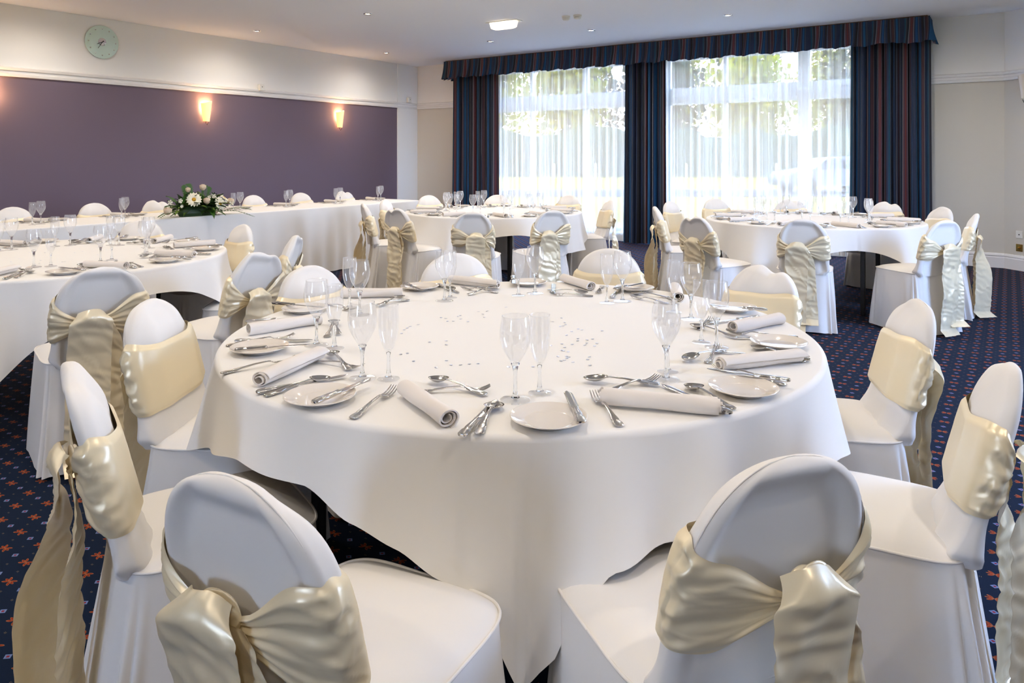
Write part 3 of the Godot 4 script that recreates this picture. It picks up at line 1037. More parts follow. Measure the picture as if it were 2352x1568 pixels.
# ---------------------------------------------------------------- tables
func hem_from(keys: Array, a: float) -> float:
	# keys of (degrees, drop); smooth in between
	for k in keys.size() - 1:
		if a <= keys[k + 1][0]:
			var f: float = (a - keys[k][0]) / (keys[k + 1][0] - keys[k][0])
			return lerpf(keys[k][1], keys[k + 1][1], f * f * (3.0 - 2.0 * f) * 0.5 + f * 0.5)
	return keys[-1][1]

func round_table(at: Vector3, r: float, table_label: String, cloth_label: String, hem: Callable, seed_: float, turn := 0.0) -> void:
	var t := thing("round_table", table_label, "table", "round tables", at)
	var b := MB.new()
	b.lathe([Vector2(0, 0.72), Vector2(r - 0.006, 0.72), Vector2(r - 0.002, 0.724), Vector2(r - 0.002, 0.742), Vector2(r - 0.006, 0.746), Vector2(0, 0.746)], 64)
	part("tabletop", b, M.table_board, t)
	for q in [[-0.5, -0.42], [0.5, -0.42], [-0.5, 0.42], [0.5, 0.42]]:
		b = MB.new()
		b.box(Vector3(q[0] - 0.018, 0, q[1] - 0.018), Vector3(q[0] + 0.018, 0.72, q[1] + 0.018), 0.003)
		var o := part("leg", b, M.dark_metal, t)
	for z in [-0.42, 0.42]:
		b = MB.new()
		b.box(Vector3(-0.5, 0.66, z - 0.012), Vector3(0.5, 0.72, z + 0.012), 0.002)
		part("rail", b, M.dark_metal, t)
	t.rotation.y = turn
	b = MB.new()
	var rows := 46
	b.surf(rows, 420, func(s: float, u: float) -> Vector3:
		var a := u * TAU
		# angle seen from above, 0 towards the photographer, growing to the right
		var deg := rad_to_deg(wrapf(a, -PI, PI))
		var dirv := Vector3(sin(a + YAW), 0, cos(a + YAW))
		var i := s * rows
		var rr := 0.0
		var y := TOP
		if i <= 16.0:
			rr = (r - 0.006) * i / 16.0
			y = TOP + 0.0011 * fn.get_noise_2d(rr * cos(a) * 190.0 + seed_, rr * sin(a) * 130.0)
		elif i <= 22.0:
			var e := (i - 16.0) / 6.0 * PI / 2 * 0.94
			rr = r - 0.006 + 0.016 * sin(e)
			y = TOP - 0.016 * (1.0 - cos(e))
		else:
			var q := (i - 22.0) / 24.0
			var dr: float = hem.call(deg)
			var deep := ss(0.18, 0.42, dr)
			var nn := fn.get_noise_2d(a * 70.0 + seed_, 11.0)
			var fold := sin(a * 17.0 + seed_ + 5.0 * nn) * (0.55 + 0.45 * sin(a * 3.0 + seed_)) + 0.6 * fn.get_noise_2d(a * 210.0 + seed_, 3.0)
			var amp := 0.013 + 0.030 * ss(0.12, 0.32, dr)
			rr = r + 0.010 + (0.012 + 0.07 * dr) * q + amp * fold * pow(q, 0.85) + 0.03 * deep * q * q
			y = TOP - 0.016 - q * (dr - 0.016)
		return dirv * rr + Vector3(0, y, 0), true)
	var o2 := single("round_tablecloth", b, M.linen, cloth_label, "tablecloth", "white cloths on the round tables", at)
	o2.mesh = o2.mesh

func head_table() -> void:
	var z0 := -7.38
	var z1 := -0.6
	var x0 := -7.26
	var x1 := -6.50
	for k in 4:
		var za := z0 + 0.02 + k * 1.685
		var t := thing("long_table", "rectangular folding table under the long floor-length white cloth", "table", "tables under the long cloth", Vector3((x0 + x1) / 2, 0, za + 0.84))
		var b := MB.new()
		b.box(Vector3(-0.37, 0.715, -0.835), Vector3(0.37, 0.744, 0.835), 0.004)
		part("tabletop", b, M.table_board, t)
		for q in [[-0.3, -0.7], [0.3, -0.7], [-0.3, 0.7], [0.3, 0.7]]:
			b = MB.new()
			b.box(Vector3(q[0] - 0.016, 0, q[1] - 0.016), Vector3(q[0] + 0.016, 0.715, q[1] + 0.016), 0.003)
			part("leg", b, M.dark_metal, t)
	var b := MB.new()
	var cx := (x0 + x1) / 2
	var cz := (z0 + z1) / 2
	var hx := (x1 - x0) / 2
	var hz := (z1 - z0) / 2
	var per := 2.0 * (2.0 * hx + 2.0 * hz)
	var rc := 0.05
	b.surf(30, 1300, func(s: float, u: float) -> Vector3:
		# walk round the rounded rectangle
		var l := u * per
		var p := Vector2.ZERO
		var o := Vector2.ZERO
		if l < 2 * hx:
			p = Vector2(-hx + l, -hz)
			o = Vector2(0, -1)
		elif l < 2 * hx + 2 * hz:
			p = Vector2(hx, -hz + l - 2 * hx)
			o = Vector2(1, 0)
		elif l < 4 * hx + 2 * hz:
			p = Vector2(hx - (l - 2 * hx - 2 * hz), hz)
			o = Vector2(0, 1)
		else:
			p = Vector2(-hx, hz - (l - 4 * hx - 2 * hz))
			o = Vector2(-1, 0)
		var core := Vector2(clampf(p.x, -hx + rc, hx - rc), clampf(p.y, -hz + rc, hz - rc))
		var n2 := (p - core)
		n2 = n2.normalized() if n2.length() > 1e-5 else o
		p = core + n2 * rc
		var y := TOP
		var i := s * 30.0
		var q2 := p
		if i <= 8.0:
			q2 = p * (i / 8.0)
		elif i <= 12.0:
			var e := (i - 8.0) / 4.0 * PI / 2
			q2 = p + n2 * 0.012 * sin(e)
			y = TOP - 0.012 * (1.0 - cos(e))
		else:
			var q := (i - 12.0) / 18.0
			var nn := fn.get_noise_2d(l * 40.0, 77.0)
			var fold := sin(l / 0.105 * TAU * 0.5 + 5.0 * nn) * (0.5 + 0.5 * fn.get_noise_2d(l * 20.0, 5.0)) + 0.5 * fn.get_noise_2d(l * 160.0, 9.0)
			q2 = p + n2 * (0.014 + 0.02 * q + 0.018 * fold * pow(q, 0.8))
			y = TOP - 0.012 - q * (TOP - 0.012 - 0.012)
		return Vector3(cx + q2.x, y, cz + q2.y), true, true)
	single("long_tablecloth", b, M.linen, "floor-length white cloth over the long table by the purple wall", "tablecloth")

# ---------------------------------------------------------------- tableware prototypes
func bar(b: MB, stations: Array, rows: int, segs := 14) -> void:
	# flattened bar along z through stations of (z, half width, y, half thickness)
	var k := stations.size() - 1
	b.surf(rows + 2, segs, func(s: float, u: float) -> Vector3:
		var i := clampf((s * (rows + 2) - 1.0) / rows, 0.0, 1.0)
		var f := i * k
		var n0 := mini(int(f), k - 1)
		var g := f - n0
		g = g * g * (3.0 - 2.0 * g) * 0.6 + g * 0.4
		var p: Array = stations[n0]
		var q: Array = stations[n0 + 1]
		var z := lerpf(p[0], q[0], f - n0)
		var w := lerpf(p[1], q[1], g)
		var y := lerpf(p[2], q[2], g)
		var h := lerpf(p[3], q[3], g)
		var capk := 0.0 if s * (rows + 2) < 0.5 or s * (rows + 2) > rows + 1.5 else 1.0
		var a := u * TAU
		return Vector3(w * capk * pw(cos(a), 0.7), y + h * capk * pw(sin(a), 0.8), z), true, true)

func handle_stations(z0: float, z1: float, y_end: float, y_neck: float, k := 1.0) -> Array:
	var l := z1 - z0
	return [[z0, 0.006 * k, y_end, 0.0014], [z0 + 0.03 * l, 0.0105 * k, y_end, 0.002], [z0 + 0.12 * l, 0.0118 * k, y_end + 0.0005, 0.0024], [z0 + 0.22 * l, 0.0085 * k, y_end + 0.001, 0.0022], [z0 + 0.28 * l, 0.0095 * k, y_end + 0.0016, 0.0026], [z0 + 0.42 * l, 0.0058 * k, lerpf(y_end, y_neck, 0.45), 0.002], [z0 + 0.7 * l, 0.0040 * k, lerpf(y_end, y_neck, 0.85), 0.0019], [z0 + 0.93 * l, 0.0036 * k, y_neck, 0.0019], [z1, 0.0050 * k, y_neck - 0.001, 0.0015]]

func make_spoon(called: String, length: float, bw: float, bl: float) -> Node3D:
	var t := thing(called, called, "spoon")
	var b := MB.new()
	var zb := length / 2 - bl
	bar(b, handle_stations(-length / 2, zb + 0.004, 0.003, 0.014), 40)
	part("handle", b, M.silver, t)
	b = MB.new()
	b.surf(18, 36, func(s: float, u: float) -> Vector3:
		var rho := s * 2.0 if s <= 0.5 else 2.0 - s * 2.0
		var a := u * TAU
		var egg := 1.0 - 0.16 * sin(a)
		var x := bw / 2 * rho * cos(a) * egg
		var z := zb + bl / 2 + bl / 2 * rho * sin(a)
		var y := 0.0115 - 0.0105 * (1.0 - rho * rho) + 0.003 * rho * (-sin(a))
		return Vector3(x, y + (0.0012 if s <= 0.5 else 0.0), z), true, true)
	part("bowl", b, M.silver, t)
	return t

func make_fork(called: String, length: float) -> Node3D:
	var t := thing(called, called, "fork")
	var b := MB.new()
	var k := length / 0.2
	var zt := length / 2 - 0.048 * k
	var zh := zt - 0.026 * k
	bar(b, handle_stations(-length / 2, zh + 0.003, 0.003, 0.013), 40)
	part("handle", b, M.silver, t)
	b = MB.new()
	bar(b, [[zh, 0.0042, 0.0125, 0.0013], [zh + 0.008 * k, 0.0085, 0.009, 0.0012], [zh + 0.016 * k, 0.0118, 0.0055, 0.0012], [zt + 0.002, 0.0125, 0.004, 0.0012]], 12)
	part("head", b, M.silver, t)
	for q in 4:
		b = MB.new()
		var x := (q - 1.5) * 0.0072
		var xs := x * 0.92
		b.tube([Vector3(x, 0.004, zt - 0.001), Vector3(x, 0.0036, zt + 0.012 * k), Vector3(x, 0.0055, zt + 0.026 * k), Vector3(xs, 0.0105, zt + 0.040 * k), Vector3(xs, 0.0145, zt + 0.048 * k)], [0.0021, 0.0019, 0.0017, 0.0014, 0.0008], 6)
		part("tine", b, M.silver, t)
	return t

func make_knife(called: String, length: float, wide: float) -> Node3D:
	var t := thing(called, called, "knife")
	var b := MB.new()
	var z0 := -length / 2
	var zn := z0 + length * 0.43
	bar(b, [[z0, 0.006, 0.006, 0.003], [z0 + 0.006, 0.0108, 0.006, 0.0048], [z0 + 0.022, 0.0112, 0.006, 0.0056], [z0 + 0.034, 0.0088, 0.006, 0.0050], [z0 + 0.045, 0.0094, 0.006, 0.0054], [zn - 0.016, 0.0070, 0.006, 0.0048], [zn - 0.004, 0.0078, 0.006, 0.0052], [zn, 0.0062, 0.006, 0.004]], 40)
	part("handle", b, M.silver, t)
	b = MB.new()
	b.surf(30, 10, func(s: float, u: float) -> Vector3:
		var a := u * TAU
		var w := wide * (0.72 + 0.28 * ss(0.0, 0.14, s)) * sqrt(maxf(0.0, 1.0 - pow(ss(0.78, 1.0, s), 2.2)))
		return Vector3(w * pw(cos(a), 0.9) + wide * 0.18 * ss(0.8, 1.0, s), 0.0055 + 0.0009 * sin(a), lerpf(zn - 0.002, length / 2, s)), true, true)
	part("blade", b, M.silver, t)
	return t

func make_napkin(kind: int) -> Node3D:
	var b := MB.new()
	var turns := 2.4
	var ln := 0.25
	var spiral := func(q: float, thick: float, z: float) -> Vector3:
		var a := q * turns * TAU + (0.6 if kind == 0 else 2.1)
		var r := lerpf(0.007, 0.0215, pow(q, 0.8)) + thick
		r *= 1.0 + 0.05 * sin(a * 2.0 + z * 30.0 + kind)
		# the loose outer edge lies on the cloth
		var p := Vector3(r * cos(a) * 1.12, r * sin(a) * 0.88, z)
		var sag := 0.0018 * fn.get_noise_2d(a * 30.0, z * 300.0 + kind * 50.0)
		p.y += 0.0190 + sag
		return p
	b.surf(14, 150, func(s: float, u: float) -> Vector3:
		var q := clampf(u * 2.0 if u <= 0.5 else 2.0 - u * 2.0, 0.0, 1.0)
		var z := lerpf(-ln / 2, ln / 2, s) + 0.012 * (1.0 - q) * (1.0 if kind == 0 else -1.0) * (2.0 * s - 1.0)
		var p: Vector3 = spiral.call(q, 0.0016 if u <= 0.5 else -0.0012, z)
		if q > 0.9 and kind == 0:
			p.z += 0.02 * (q - 0.9) / 0.1 * (1.0 if s > 0.5 else 0.0)
		return p, true, true)
	for e in [-1.0, 1.0]:
		b.surf(1, 75, func(s: float, u: float) -> Vector3:
			var z: float = ln / 2 * e + 0.012 * (1.0 - u) * e * (1.0 if kind == 0 else -1.0)
			var p: Vector3 = spiral.call(u, lerpf(0.0016, -0.0012, s), z)
			if u > 0.9 and kind == 0 and e > 0:
				p.z += 0.02 * (u - 0.9) / 0.1
			return p, false, e > 0)
	return single("napkin_roll", b, M.napkin, "napkin", "napkin")

func make_glass(called: String, wine: bool) -> Node3D:
	var t := thing(called, called, "glass")
	var b := MB.new()
	if wine:
		b.lathe([Vector2(0, 0.0066), Vector2(0.0105, 0.0068), Vector2(0.0062, 0.013), Vector2(0.0046, 0.024), Vector2(0.0042, 0.045), Vector2(0.0046, 0.062), Vector2(0.006, 0.073), Vector2(0.0085, 0.081), Vector2(0.0105, 0.0865), Vector2(0.0, 0.0895)], 40)
		part("stem", b, M.stem_glass, t)
		b = MB.new()
		b.lathe([Vector2(0, 0.0003), Vector2(0.0345, 0.0), Vector2(0.0356, 0.0007), Vector2(0.0358, 0.0014), Vector2(0.0345, 0.0024), Vector2(0.022, 0.0042), Vector2(0.0108, 0.007)], 40)
		part("foot", b, M.bowl_glass, t)
		b = MB.new()
		var pr := [Vector2(0.0, 0.0905), Vector2(0.006, 0.0895), Vector2(0.0108, 0.0885), Vector2(0.0175, 0.099), Vector2(0.0245, 0.1105), Vector2(0.0308, 0.1225), Vector2(0.0350, 0.135), Vector2(0.0372, 0.148), Vector2(0.0371, 0.161), Vector2(0.0353, 0.175), Vector2(0.0328, 0.188), Vector2(0.0312, 0.1965)]
		var wall := pr.duplicate()
		for q in range(pr.size() - 1, 0, -1):
			wall.append(Vector2(maxf(pr[q].x - 0.0011, 0.0), pr[q].y + (0.0006 if q < 4 else 0.0)))
		wall.append(Vector2(0, 0.0925))
		b.lathe(wall, 48)
		part("bowl", b, M.bowl_glass, t)
		b = MB.new()
		b.lathe([Vector2(0.0306, 0.1965), Vector2(0.0308, 0.1974), Vector2(0.0313, 0.1977), Vector2(0.0318, 0.1972), Vector2(0.0317, 0.1962), Vector2(0.0310, 0.1960), Vector2(0.0306, 0.1965)], 48)
		part("rim", b, M.bowl_glass, t)
	else:
		b.lathe([Vector2(0, 0.0066), Vector2(0.0093, 0.0068), Vector2(0.0062, 0.014), Vector2(0.0046, 0.028), Vector2(0.0038, 0.045), Vector2(0.0042, 0.060), Vector2(0.006, 0.068), Vector2(0.0, 0.0715)], 40)
		part("stem", b, M.stem_glass, t)
		b = MB.new()
		b.lathe([Vector2(0, 0.0003), Vector2(0.0275, 0.0), Vector2(0.0286, 0.0007), Vector2(0.0288, 0.0014), Vector2(0.0275, 0.0024), Vector2(0.017, 0.0042), Vector2(0.0095, 0.007)], 40)
		part("foot", b, M.bowl_glass, t)
		b = MB.new()
		b.lathe([Vector2(0.0, 0.073), Vector2(0.004, 0.0715), Vector2(0.0068, 0.071), Vector2(0.0125, 0.080), Vector2(0.0180, 0.093), Vector2(0.0225, 0.108), Vector2(0.0252, 0.124), Vector2(0.0262, 0.141), Vector2(0.0260, 0.158), Vector2(0.0253, 0.175), Vector2(0.0247, 0.1895), Vector2(0.0236, 0.1895), Vector2(0.0242, 0.175), Vector2(0.0249, 0.158), Vector2(0.0251, 0.141), Vector2(0.0241, 0.124), Vector2(0.0214, 0.1085), Vector2(0.0168, 0.0935), Vector2(0.011, 0.081), Vector2(0.005, 0.0755), Vector2(0, 0.075)], 44)
		part("bowl", b, M.bowl_glass, t)
		b = MB.new()
		b.lathe([Vector2(0.0242, 0.1895), Vector2(0.0244, 0.1904), Vector2(0.0249, 0.1907), Vector2(0.0254, 0.1902), Vector2(0.0253, 0.1892), Vector2(0.0247, 0.1889), Vector2(0.0242, 0.1895)], 44)
		part("rim", b, M.bowl_glass, t)
	return t

func make_plate() -> Node3D:
	var b := MB.new()
	b.lathe([Vector2(0, 0.003), Vector2(0.044, 0.003), Vector2(0.046, 0.0), Vector2(0.049, 0.0), Vector2(0.052, 0.004), Vector2(0.070, 0.0105), Vector2(0.0815, 0.0145), Vector2(0.083, 0.0155), Vector2(0.0828, 0.0170), Vector2(0.0810, 0.0175), Vector2(0.070, 0.0135), Vector2(0.058, 0.0095), Vector2(0.0535, 0.0070), Vector2(0.050, 0.0058), Vector2(0, 0.0054)], 64)
	return single("side_plate", b, M.china, "plate", "plate")

# ---------------------------------------------------------------- flowers on the long table
func build_flowers() -> void:
	var t := thing("flower_arrangement", "low arrangement of white gerberas, roses and ferns on the long table", "flowers", "", Vector3(-6.58, TOP, -4.20), 0.0)
	t.scale = Vector3.ONE * 1.22
	rng.seed = 11
	var b := MB.new()
	b.surf(10, 30, func(s: float, u: float) -> Vector3:
		var e := s * PI / 2
		return Vector3(0.06 * cos(e) * cos(u * TAU), 0.025 + 0.075 * sin(e), 0.17 * cos(e) * sin(u * TAU)), true)
	b.surf(2, 30, func(s: float, u: float) -> Vector3:
		return Vector3((0.055 + 0.005 * s) * cos(u * TAU), 0.025 * s, (0.155 + 0.015 * s) * sin(u * TAU)), true)
	part("moss_base", b, M.leaf_dark, t)
	var mats := [M.leaf, M.leaf_dark, M.leaf_light]
	for k in 190:
		var a := rng.randf() * TAU
		var up := rng.randf_range(-0.12, 1.2)
		var dir := Vector3(cos(a) * cos(up) * 0.6, sin(up), sin(a) * cos(up) * 1.1).normalized()
		var root := Vector3(dir.x * 0.055, 0.04 + 0.05 * maxf(dir.y, 0.0), rng.randf_range(-0.17, 0.17))
		var ln := rng.randf_range(0.08, 0.17)
		var tip := root + dir * ln + Vector3(0, -0.02, 0)
		var w := rng.randf_range(0.012, 0.026)
		var sd := dir.cross(Vector3.UP if absf(dir.y) < 0.9 else Vector3.RIGHT).normalized()
		var nrm := sd.cross(dir)
		b = MB.new()
		b.surf(6, 4, func(s: float, u: float) -> Vector3:
			var ww := w * sin(PI * pow(s, 0.8)) * (u * 2 - 1)
			return root.lerp(tip, s) + sd * ww + nrm * (absf(u * 2 - 1) * w * 0.4 + 0.015 * sin(PI * s)) - Vector3(0, 0.012 * s * s, 0))
		part("leaf", b, mats[k % 3], t)
	# fern fronds trailing along the table and over its edge
	for q in [[Vector3(0.05, 0.03, -0.20), Vector3(0.07, 0.02, -0.46)], [Vector3(0.06, 0.03, -0.12), Vector3(0.16, -0.03, -0.42)], [Vector3(0.04, 0.03, 0.2), Vector3(0.10, 0.01, 0.38)], [Vector3(0.0, 0.12, 0.06), Vector3(-0.02, 0.25, 0.10)], [Vector3(0.0, 0.12, -0.05), Vector3(-0.01, 0.23, -0.10)], [Vector3(0.07, 0.04, 0.0), Vector3(0.17, 0.0, -0.14)]]:
		b = MB.new()
		var p0: Vector3 = q[0]
		var p1: Vector3 = q[1]
		var d := (p1 - p0).normalized()
		var sd := d.cross(Vector3.UP if absf(d.y) < 0.8 else Vector3.RIGHT).normalized()
		for n in 14:
			var f := n / 14.0
			var c := p0.lerp(p1, f) + Vector3(0, 0.03 * sin(PI * f), 0)
			var ll := 0.055 * sin(PI * (0.15 + 0.85 * f)) + 0.008
			for sg in [-1.0, 1.0]:
				var e: Vector3 = c + (sd * sg + d * 0.5).normalized() * ll + Vector3(0, -0.006, 0)
				var m := (c + e) / 2
				b.quad(c, m + d * 0.007, e, m - d * 0.007)
		b.tube([p0, (p0 + p1) / 2 + Vector3(0, 0.03, 0), p1], [0.002, 0.0015, 0.0008], 5)
		part("fern_frond", b, M.leaf, t)
	# gerberas turned to the room
	for q in [[Vector3(0.08, 0.135, 0.085), Vector3(0.8, 0.35, 0.35), 0.060], [Vector3(0.10, 0.095, -0.13), Vector3(0.85, 0.3, -0.25), 0.058], [Vector3(0.02, 0.13, -0.22), Vector3(0.4, 0.75, -0.5), 0.050]]:
		var g := Node3D.new()
		g.name = "gerbera"
		t.add_child(g, true)
		var z: Vector3 = q[1].normalized()
		var x := Vector3.UP.cross(z).normalized()
		g.transform = Transform3D(Basis(x, z.cross(x), z), q[0])
		b = MB.new()
		for ring in 2:
			for n in 16:
				var a := TAU * (n + 0.5 * ring) / 16.0
				var rd := Vector3(cos(a), sin(a), 0)
				var sd := Vector3(-sin(a), cos(a), 0)
				var rr: float = q[2] * (1.0 - 0.14 * ring)
				b.surf(5, 2, func(s: float, u: float) -> Vector3:
					var w := 0.0095 * sqrt(sin(PI * clampf(0.1 + 0.88 * s, 0, 1)))
					return rd * lerpf(0.012, rr, s) + sd * w * (u * 2 - 1) + Vector3(0, 0, 0.004 * ring + 0.008 * sin(s * 2.2) - 0.004 * absf(u * 2 - 1)))
		part("petals", b, M.petal, g)
		b = MB.new()
		b.lathe([Vector2(0.016, 0.004), Vector2(0.014, 0.010), Vector2(0.006, 0.012), Vector2(0, 0.0105)], 18)
		var o := part("flower_eye", b, M.flower_eye, g)
		o.rotation.x = PI / 2
	# roses
	for q in [[Vector3(0.0, 0.225, -0.045), 0.026], [Vector3(0.10, 0.120, -0.015), 0.027], [Vector3(0.08, 0.055, 0.30), 0.030], [Vector3(0.04, 0.10, -0.27), 0.030], [Vector3(0.0, 0.21, 0.085), 0.020], [Vector3(0.09, 0.03, -0.10), 0.02]]:
		b = MB.new()
		var c: Vector3 = q[0]
		var rr: float = q[1]
		for ring in 3:
			for n in 5:
				var a0 := TAU * (n + ring * 0.37) / 5.0
				b.surf(5, 5, func(s: float, u: float) -> Vector3:
					var a := a0 + (u - 0.5) * 1.7
					var open := rr * (1.0 - 0.28 * ring) * (0.35 + 0.65 * sin(s * 1.9)) 
					return c + Vector3(cos(a) * open, lerpf(-rr * 0.9, rr * (0.75 + 0.15 * ring) - rr * 0.5 * pow(absf(u * 2 - 1), 3), s), sin(a) * open))
		part("rose", b, M.petal_blush, t)
	# small white blossoms
	for n in 26:
		var a := rng.randf() * TAU
		var up := rng.randf_range(0.15, 1.1)
		var c := Vector3(0.11 * cos(a) * cos(up) + 0.03, 0.03 + 0.16 * sin(up), 0.30 * sin(a) * cos(up))
		b = MB.new()
		var rr := rng.randf_range(0.013, 0.021)
		for k in 5:
			var e := TAU * k / 5.0 + n
			var o1 := Vector3(0.5, 0.4, 0) * 0.0
			b.surf(3, 2, func(s: float, u: float) -> Vector3:
				return c + Vector3(0.006 * s, cos(e + (u - 0.5) * 0.9) * rr * s, sin(e + (u - 0.5) * 0.9) * rr * s) + o1)
		part("blossom", b, M.petal, t)

# ---------------------------------------------------------------- laying the tables
var proto := {}

func make_prototypes() -> void:
	proto["spoon"] = make_spoon("dessert_spoon", 0.19, 0.040, 0.062)
	proto["soup_spoon"] = make_spoon("soup_spoon", 0.18, 0.046, 0.054)
	proto["fork"] = make_fork("table_fork", 0.205)
	proto["dessert_fork"] = make_fork("dessert_fork", 0.18)
	proto["knife"] = make_knife("table_knife", 0.235, 0.0095)
	proto["butter_knife"] = make_knife("butter_knife", 0.205, 0.0098)
	proto["napkin"] = make_napkin(0)
	proto["napkin2"] = make_napkin(1)
	proto["wine"] = make_glass("wine_glass", true)
	proto["flute"] = make_glass("champagne_flute", false)
	proto["plate"] = make_plate()

var used := {}

const KIND := {
	"spoon": ["dessert_spoon", "silver dessert spoon", "dessert spoons"],
	"soup_spoon": ["soup_spoon", "round-bowled silver soup spoon", "soup spoons"],
	"fork": ["table_fork", "silver table fork", "table forks"],
	"dessert_fork": ["dessert_fork", "small silver dessert fork", "dessert forks"],
	"knife": ["table_knife", "long silver table knife", "table knives"],
	"butter_knife": ["butter_knife", "silver butter knife", "butter knives"],
	"napkin": ["napkin_roll", "rolled white cloth napkin", "rolled napkins"],
	"wine": ["wine_glass", "empty tulip wine glass", "wine glasses"],
	"flute": ["champagne_flute", "slim empty champagne flute", "champagne flutes"],
	"plate": ["side_plate", "small cream china side plate", "side plates"],
}

func lay(kind: String, where: String, x: float, z: float, turn: float, lift := 0.0, place := "") -> Node3D:
	var key := kind
	if kind == "napkin" and (int(absf(x * 40.0)) % 2 == 1):
		key = "napkin2"
	var i: Array = KIND[kind]
	var at := Vector3(x, TOP + 0.0012 + lift, z)
	var label: String = i[1] + ", " + place
	var group: String = i[2] + " on the " + where
	var o: Node3D
	if not used.has(key):
		used[key] = true
		o = proto[key]
		o.position = at
		o.rotation.y = turn
		o.set_meta("label", label)
		o.set_meta("group", group)
	else:
		o = copy(proto[key], i[0], label, group, at, turn)
	return o

# one cover; edge: point of the table edge, dir: towards the middle of the table
func cover(where: String, place: String, edge: Vector2, dir: Vector2) -> void:
	var right := Vector2(-dir.y, dir.x)
	var j := func(k: float) -> float: return rng.randf_range(-k, k)
	var yaw := func(d: Vector2) -> float: return atan2(d.x, d.y)
	var p: Vector2 = edge + dir * (0.17 + j.call(0.02)) + right * j.call(0.015)
	lay("napkin", where, p.x, p.y, yaw.call(dir) + j.call(0.5), 0.0, place)
	p = edge + dir * (0.15 + j.call(0.015)) - right * 0.10
	lay("fork", where, p.x, p.y, yaw.call(dir) + j.call(0.15), 0.0, place)
	p = edge + dir * (0.15 + j.call(0.015)) + right * 0.085
	lay("knife", where, p.x, p.y, yaw.call(dir) + j.call(0.1), 0.0, place)
	p = edge + dir * (0.14 + j.call(0.015)) + right * 0.125
	lay("soup_spoon", where, p.x, p.y, yaw.call(dir) + j.call(0.1), 0.0, place)
	p = edge + dir * 0.13 - right * 0.205
	lay("plate", where, p.x, p.y, 0.0, 0.0, place)
	p += right * 0.03
	lay("butter_knife", where, p.x, p.y, yaw.call(dir) + j.call(0.25), 0.0165, place)
	p = edge + dir * 0.325 + right * j.call(0.02)
	lay("spoon", where, p.x, p.y, yaw.call(-right) + j.call(0.15), 0.003, place)
	p = edge + dir * 0.305 + right * j.call(0.02)
	lay("dessert_fork", where, p.x, p.y, yaw.call(right) + j.call(0.15), 0.0, place)
	p = edge + dir * (0.42 + j.call(0.02)) + right * 0.07
	lay("wine", where, p.x, p.y, 0.0, 0.0, place)
	p = edge + dir * (0.44 + j.call(0.02)) + right * (0.14 + j.call(0.01))
	lay("flute", where, p.x, p.y, 0.0, 0.0, place)

var chairs := []

func place_chair(kind: int, top: Vector3, face: Vector3, label: String, group: String) -> void:
	# top: plan point under the middle of the back's top edge
	var d := (face - top)
	d.y = 0
	d = d.normalized()
	var at := top + d * 0.283
	at.y = 0
	var turn := atan2(d.x, d.z)
	if chairs[kind][1]:
		copy(chairs[kind][0], "banquet_chair", label, group, at, turn)
		return
	chairs[kind][1] = true
	var o: Node3D = chairs[kind][0]
	o.position = at
	o.rotation.y = turn
	o.set_meta("label", label)
	o.set_meta("group", group)

const NEAR := ["the one nearest", "the one second nearest", "the one third nearest", "the one fourth nearest", "the one fifth nearest", "the one sixth nearest", "the one seventh nearest", "the one eighth nearest", "the one ninth nearest", "the one farthest from"]
const FROM := ["first", "second", "third", "fourth", "fifth", "sixth", "seventh", "eighth"]

# which chair or place it is at the table with the drooping cloth corner; order as listed in t1
func t1_place(k: int) -> String:
	var purple := {1: 0, 2: 1, 3: 2, 4: 3, 5: 4}
	var side := {0: 0, 9: 1, 8: 2, 7: 3, 6: 4}
	if purple.has(k):
		return "%s from the drooping cloth corner, purple-wall side" % FROM[purple[k]]
	return "%s from the drooping cloth corner, switch-plate side" % FROM[side[k]]

func at_t1(x: float, z: float, spot: Array) -> String:
	var best := 0
	for k in spot.size():
		if Vector2(x - spot[k].x, z - spot[k].z).length() < Vector2(x - spot[best].x, z - spot[best].z).length():
			best = k
	return t1_place(best).replace(" from", " place from")

# the ten plates or glasses matched to the ten places, going round the table
func match_places(items: Array, spot: Array, mid: Vector3) -> Array:
	var ang := func(x: float, z: float) -> float: return atan2(z - mid.z, x - mid.x)
	var oi := range(items.size())
	var oc := range(spot.size())
	oi.sort_custom(func(p, q): return ang.call(items[p][0], items[p][1]) < ang.call(items[q][0], items[q][1]))
	oc.sort_custom(func(p, q): return ang.call(spot[p].x, spot[p].z) < ang.call(spot[q].x, spot[q].z))
	var best := 0
	var least := 1e9
	for sft in oc.size():
		var sum := 0.0
		for k in oi.size():
			var it = items[oi[k]]
			var ch: Vector3 = spot[oc[(k + sft) % oc.size()]]
			sum += absf(angle_difference(ang.call(it[0], it[1]), ang.call(ch.x, ch.z)))
		if sum < least:
			least = sum
			best = sft
	var out := []
	out.resize(items.size())
	for k in oi.size():
		out[oi[k]] = t1_place(oc[(k + best) % oc.size()]).replace(" from", " place from")
	return out

func ranks(where: Array, ref: Vector3) -> Array:
	var out := []
	for a in where:
		var n := 0
		for e in where:
			if Vector2(e.x - ref.x, e.z - ref.z).length() < Vector2(a.x - ref.x, a.z - ref.z).length() - 1e-6:
				n += 1
		out.append(n)
	return out

const HALOGEN := Color(1.0, 0.943, 0.872)
const DOWN_E := 0.63

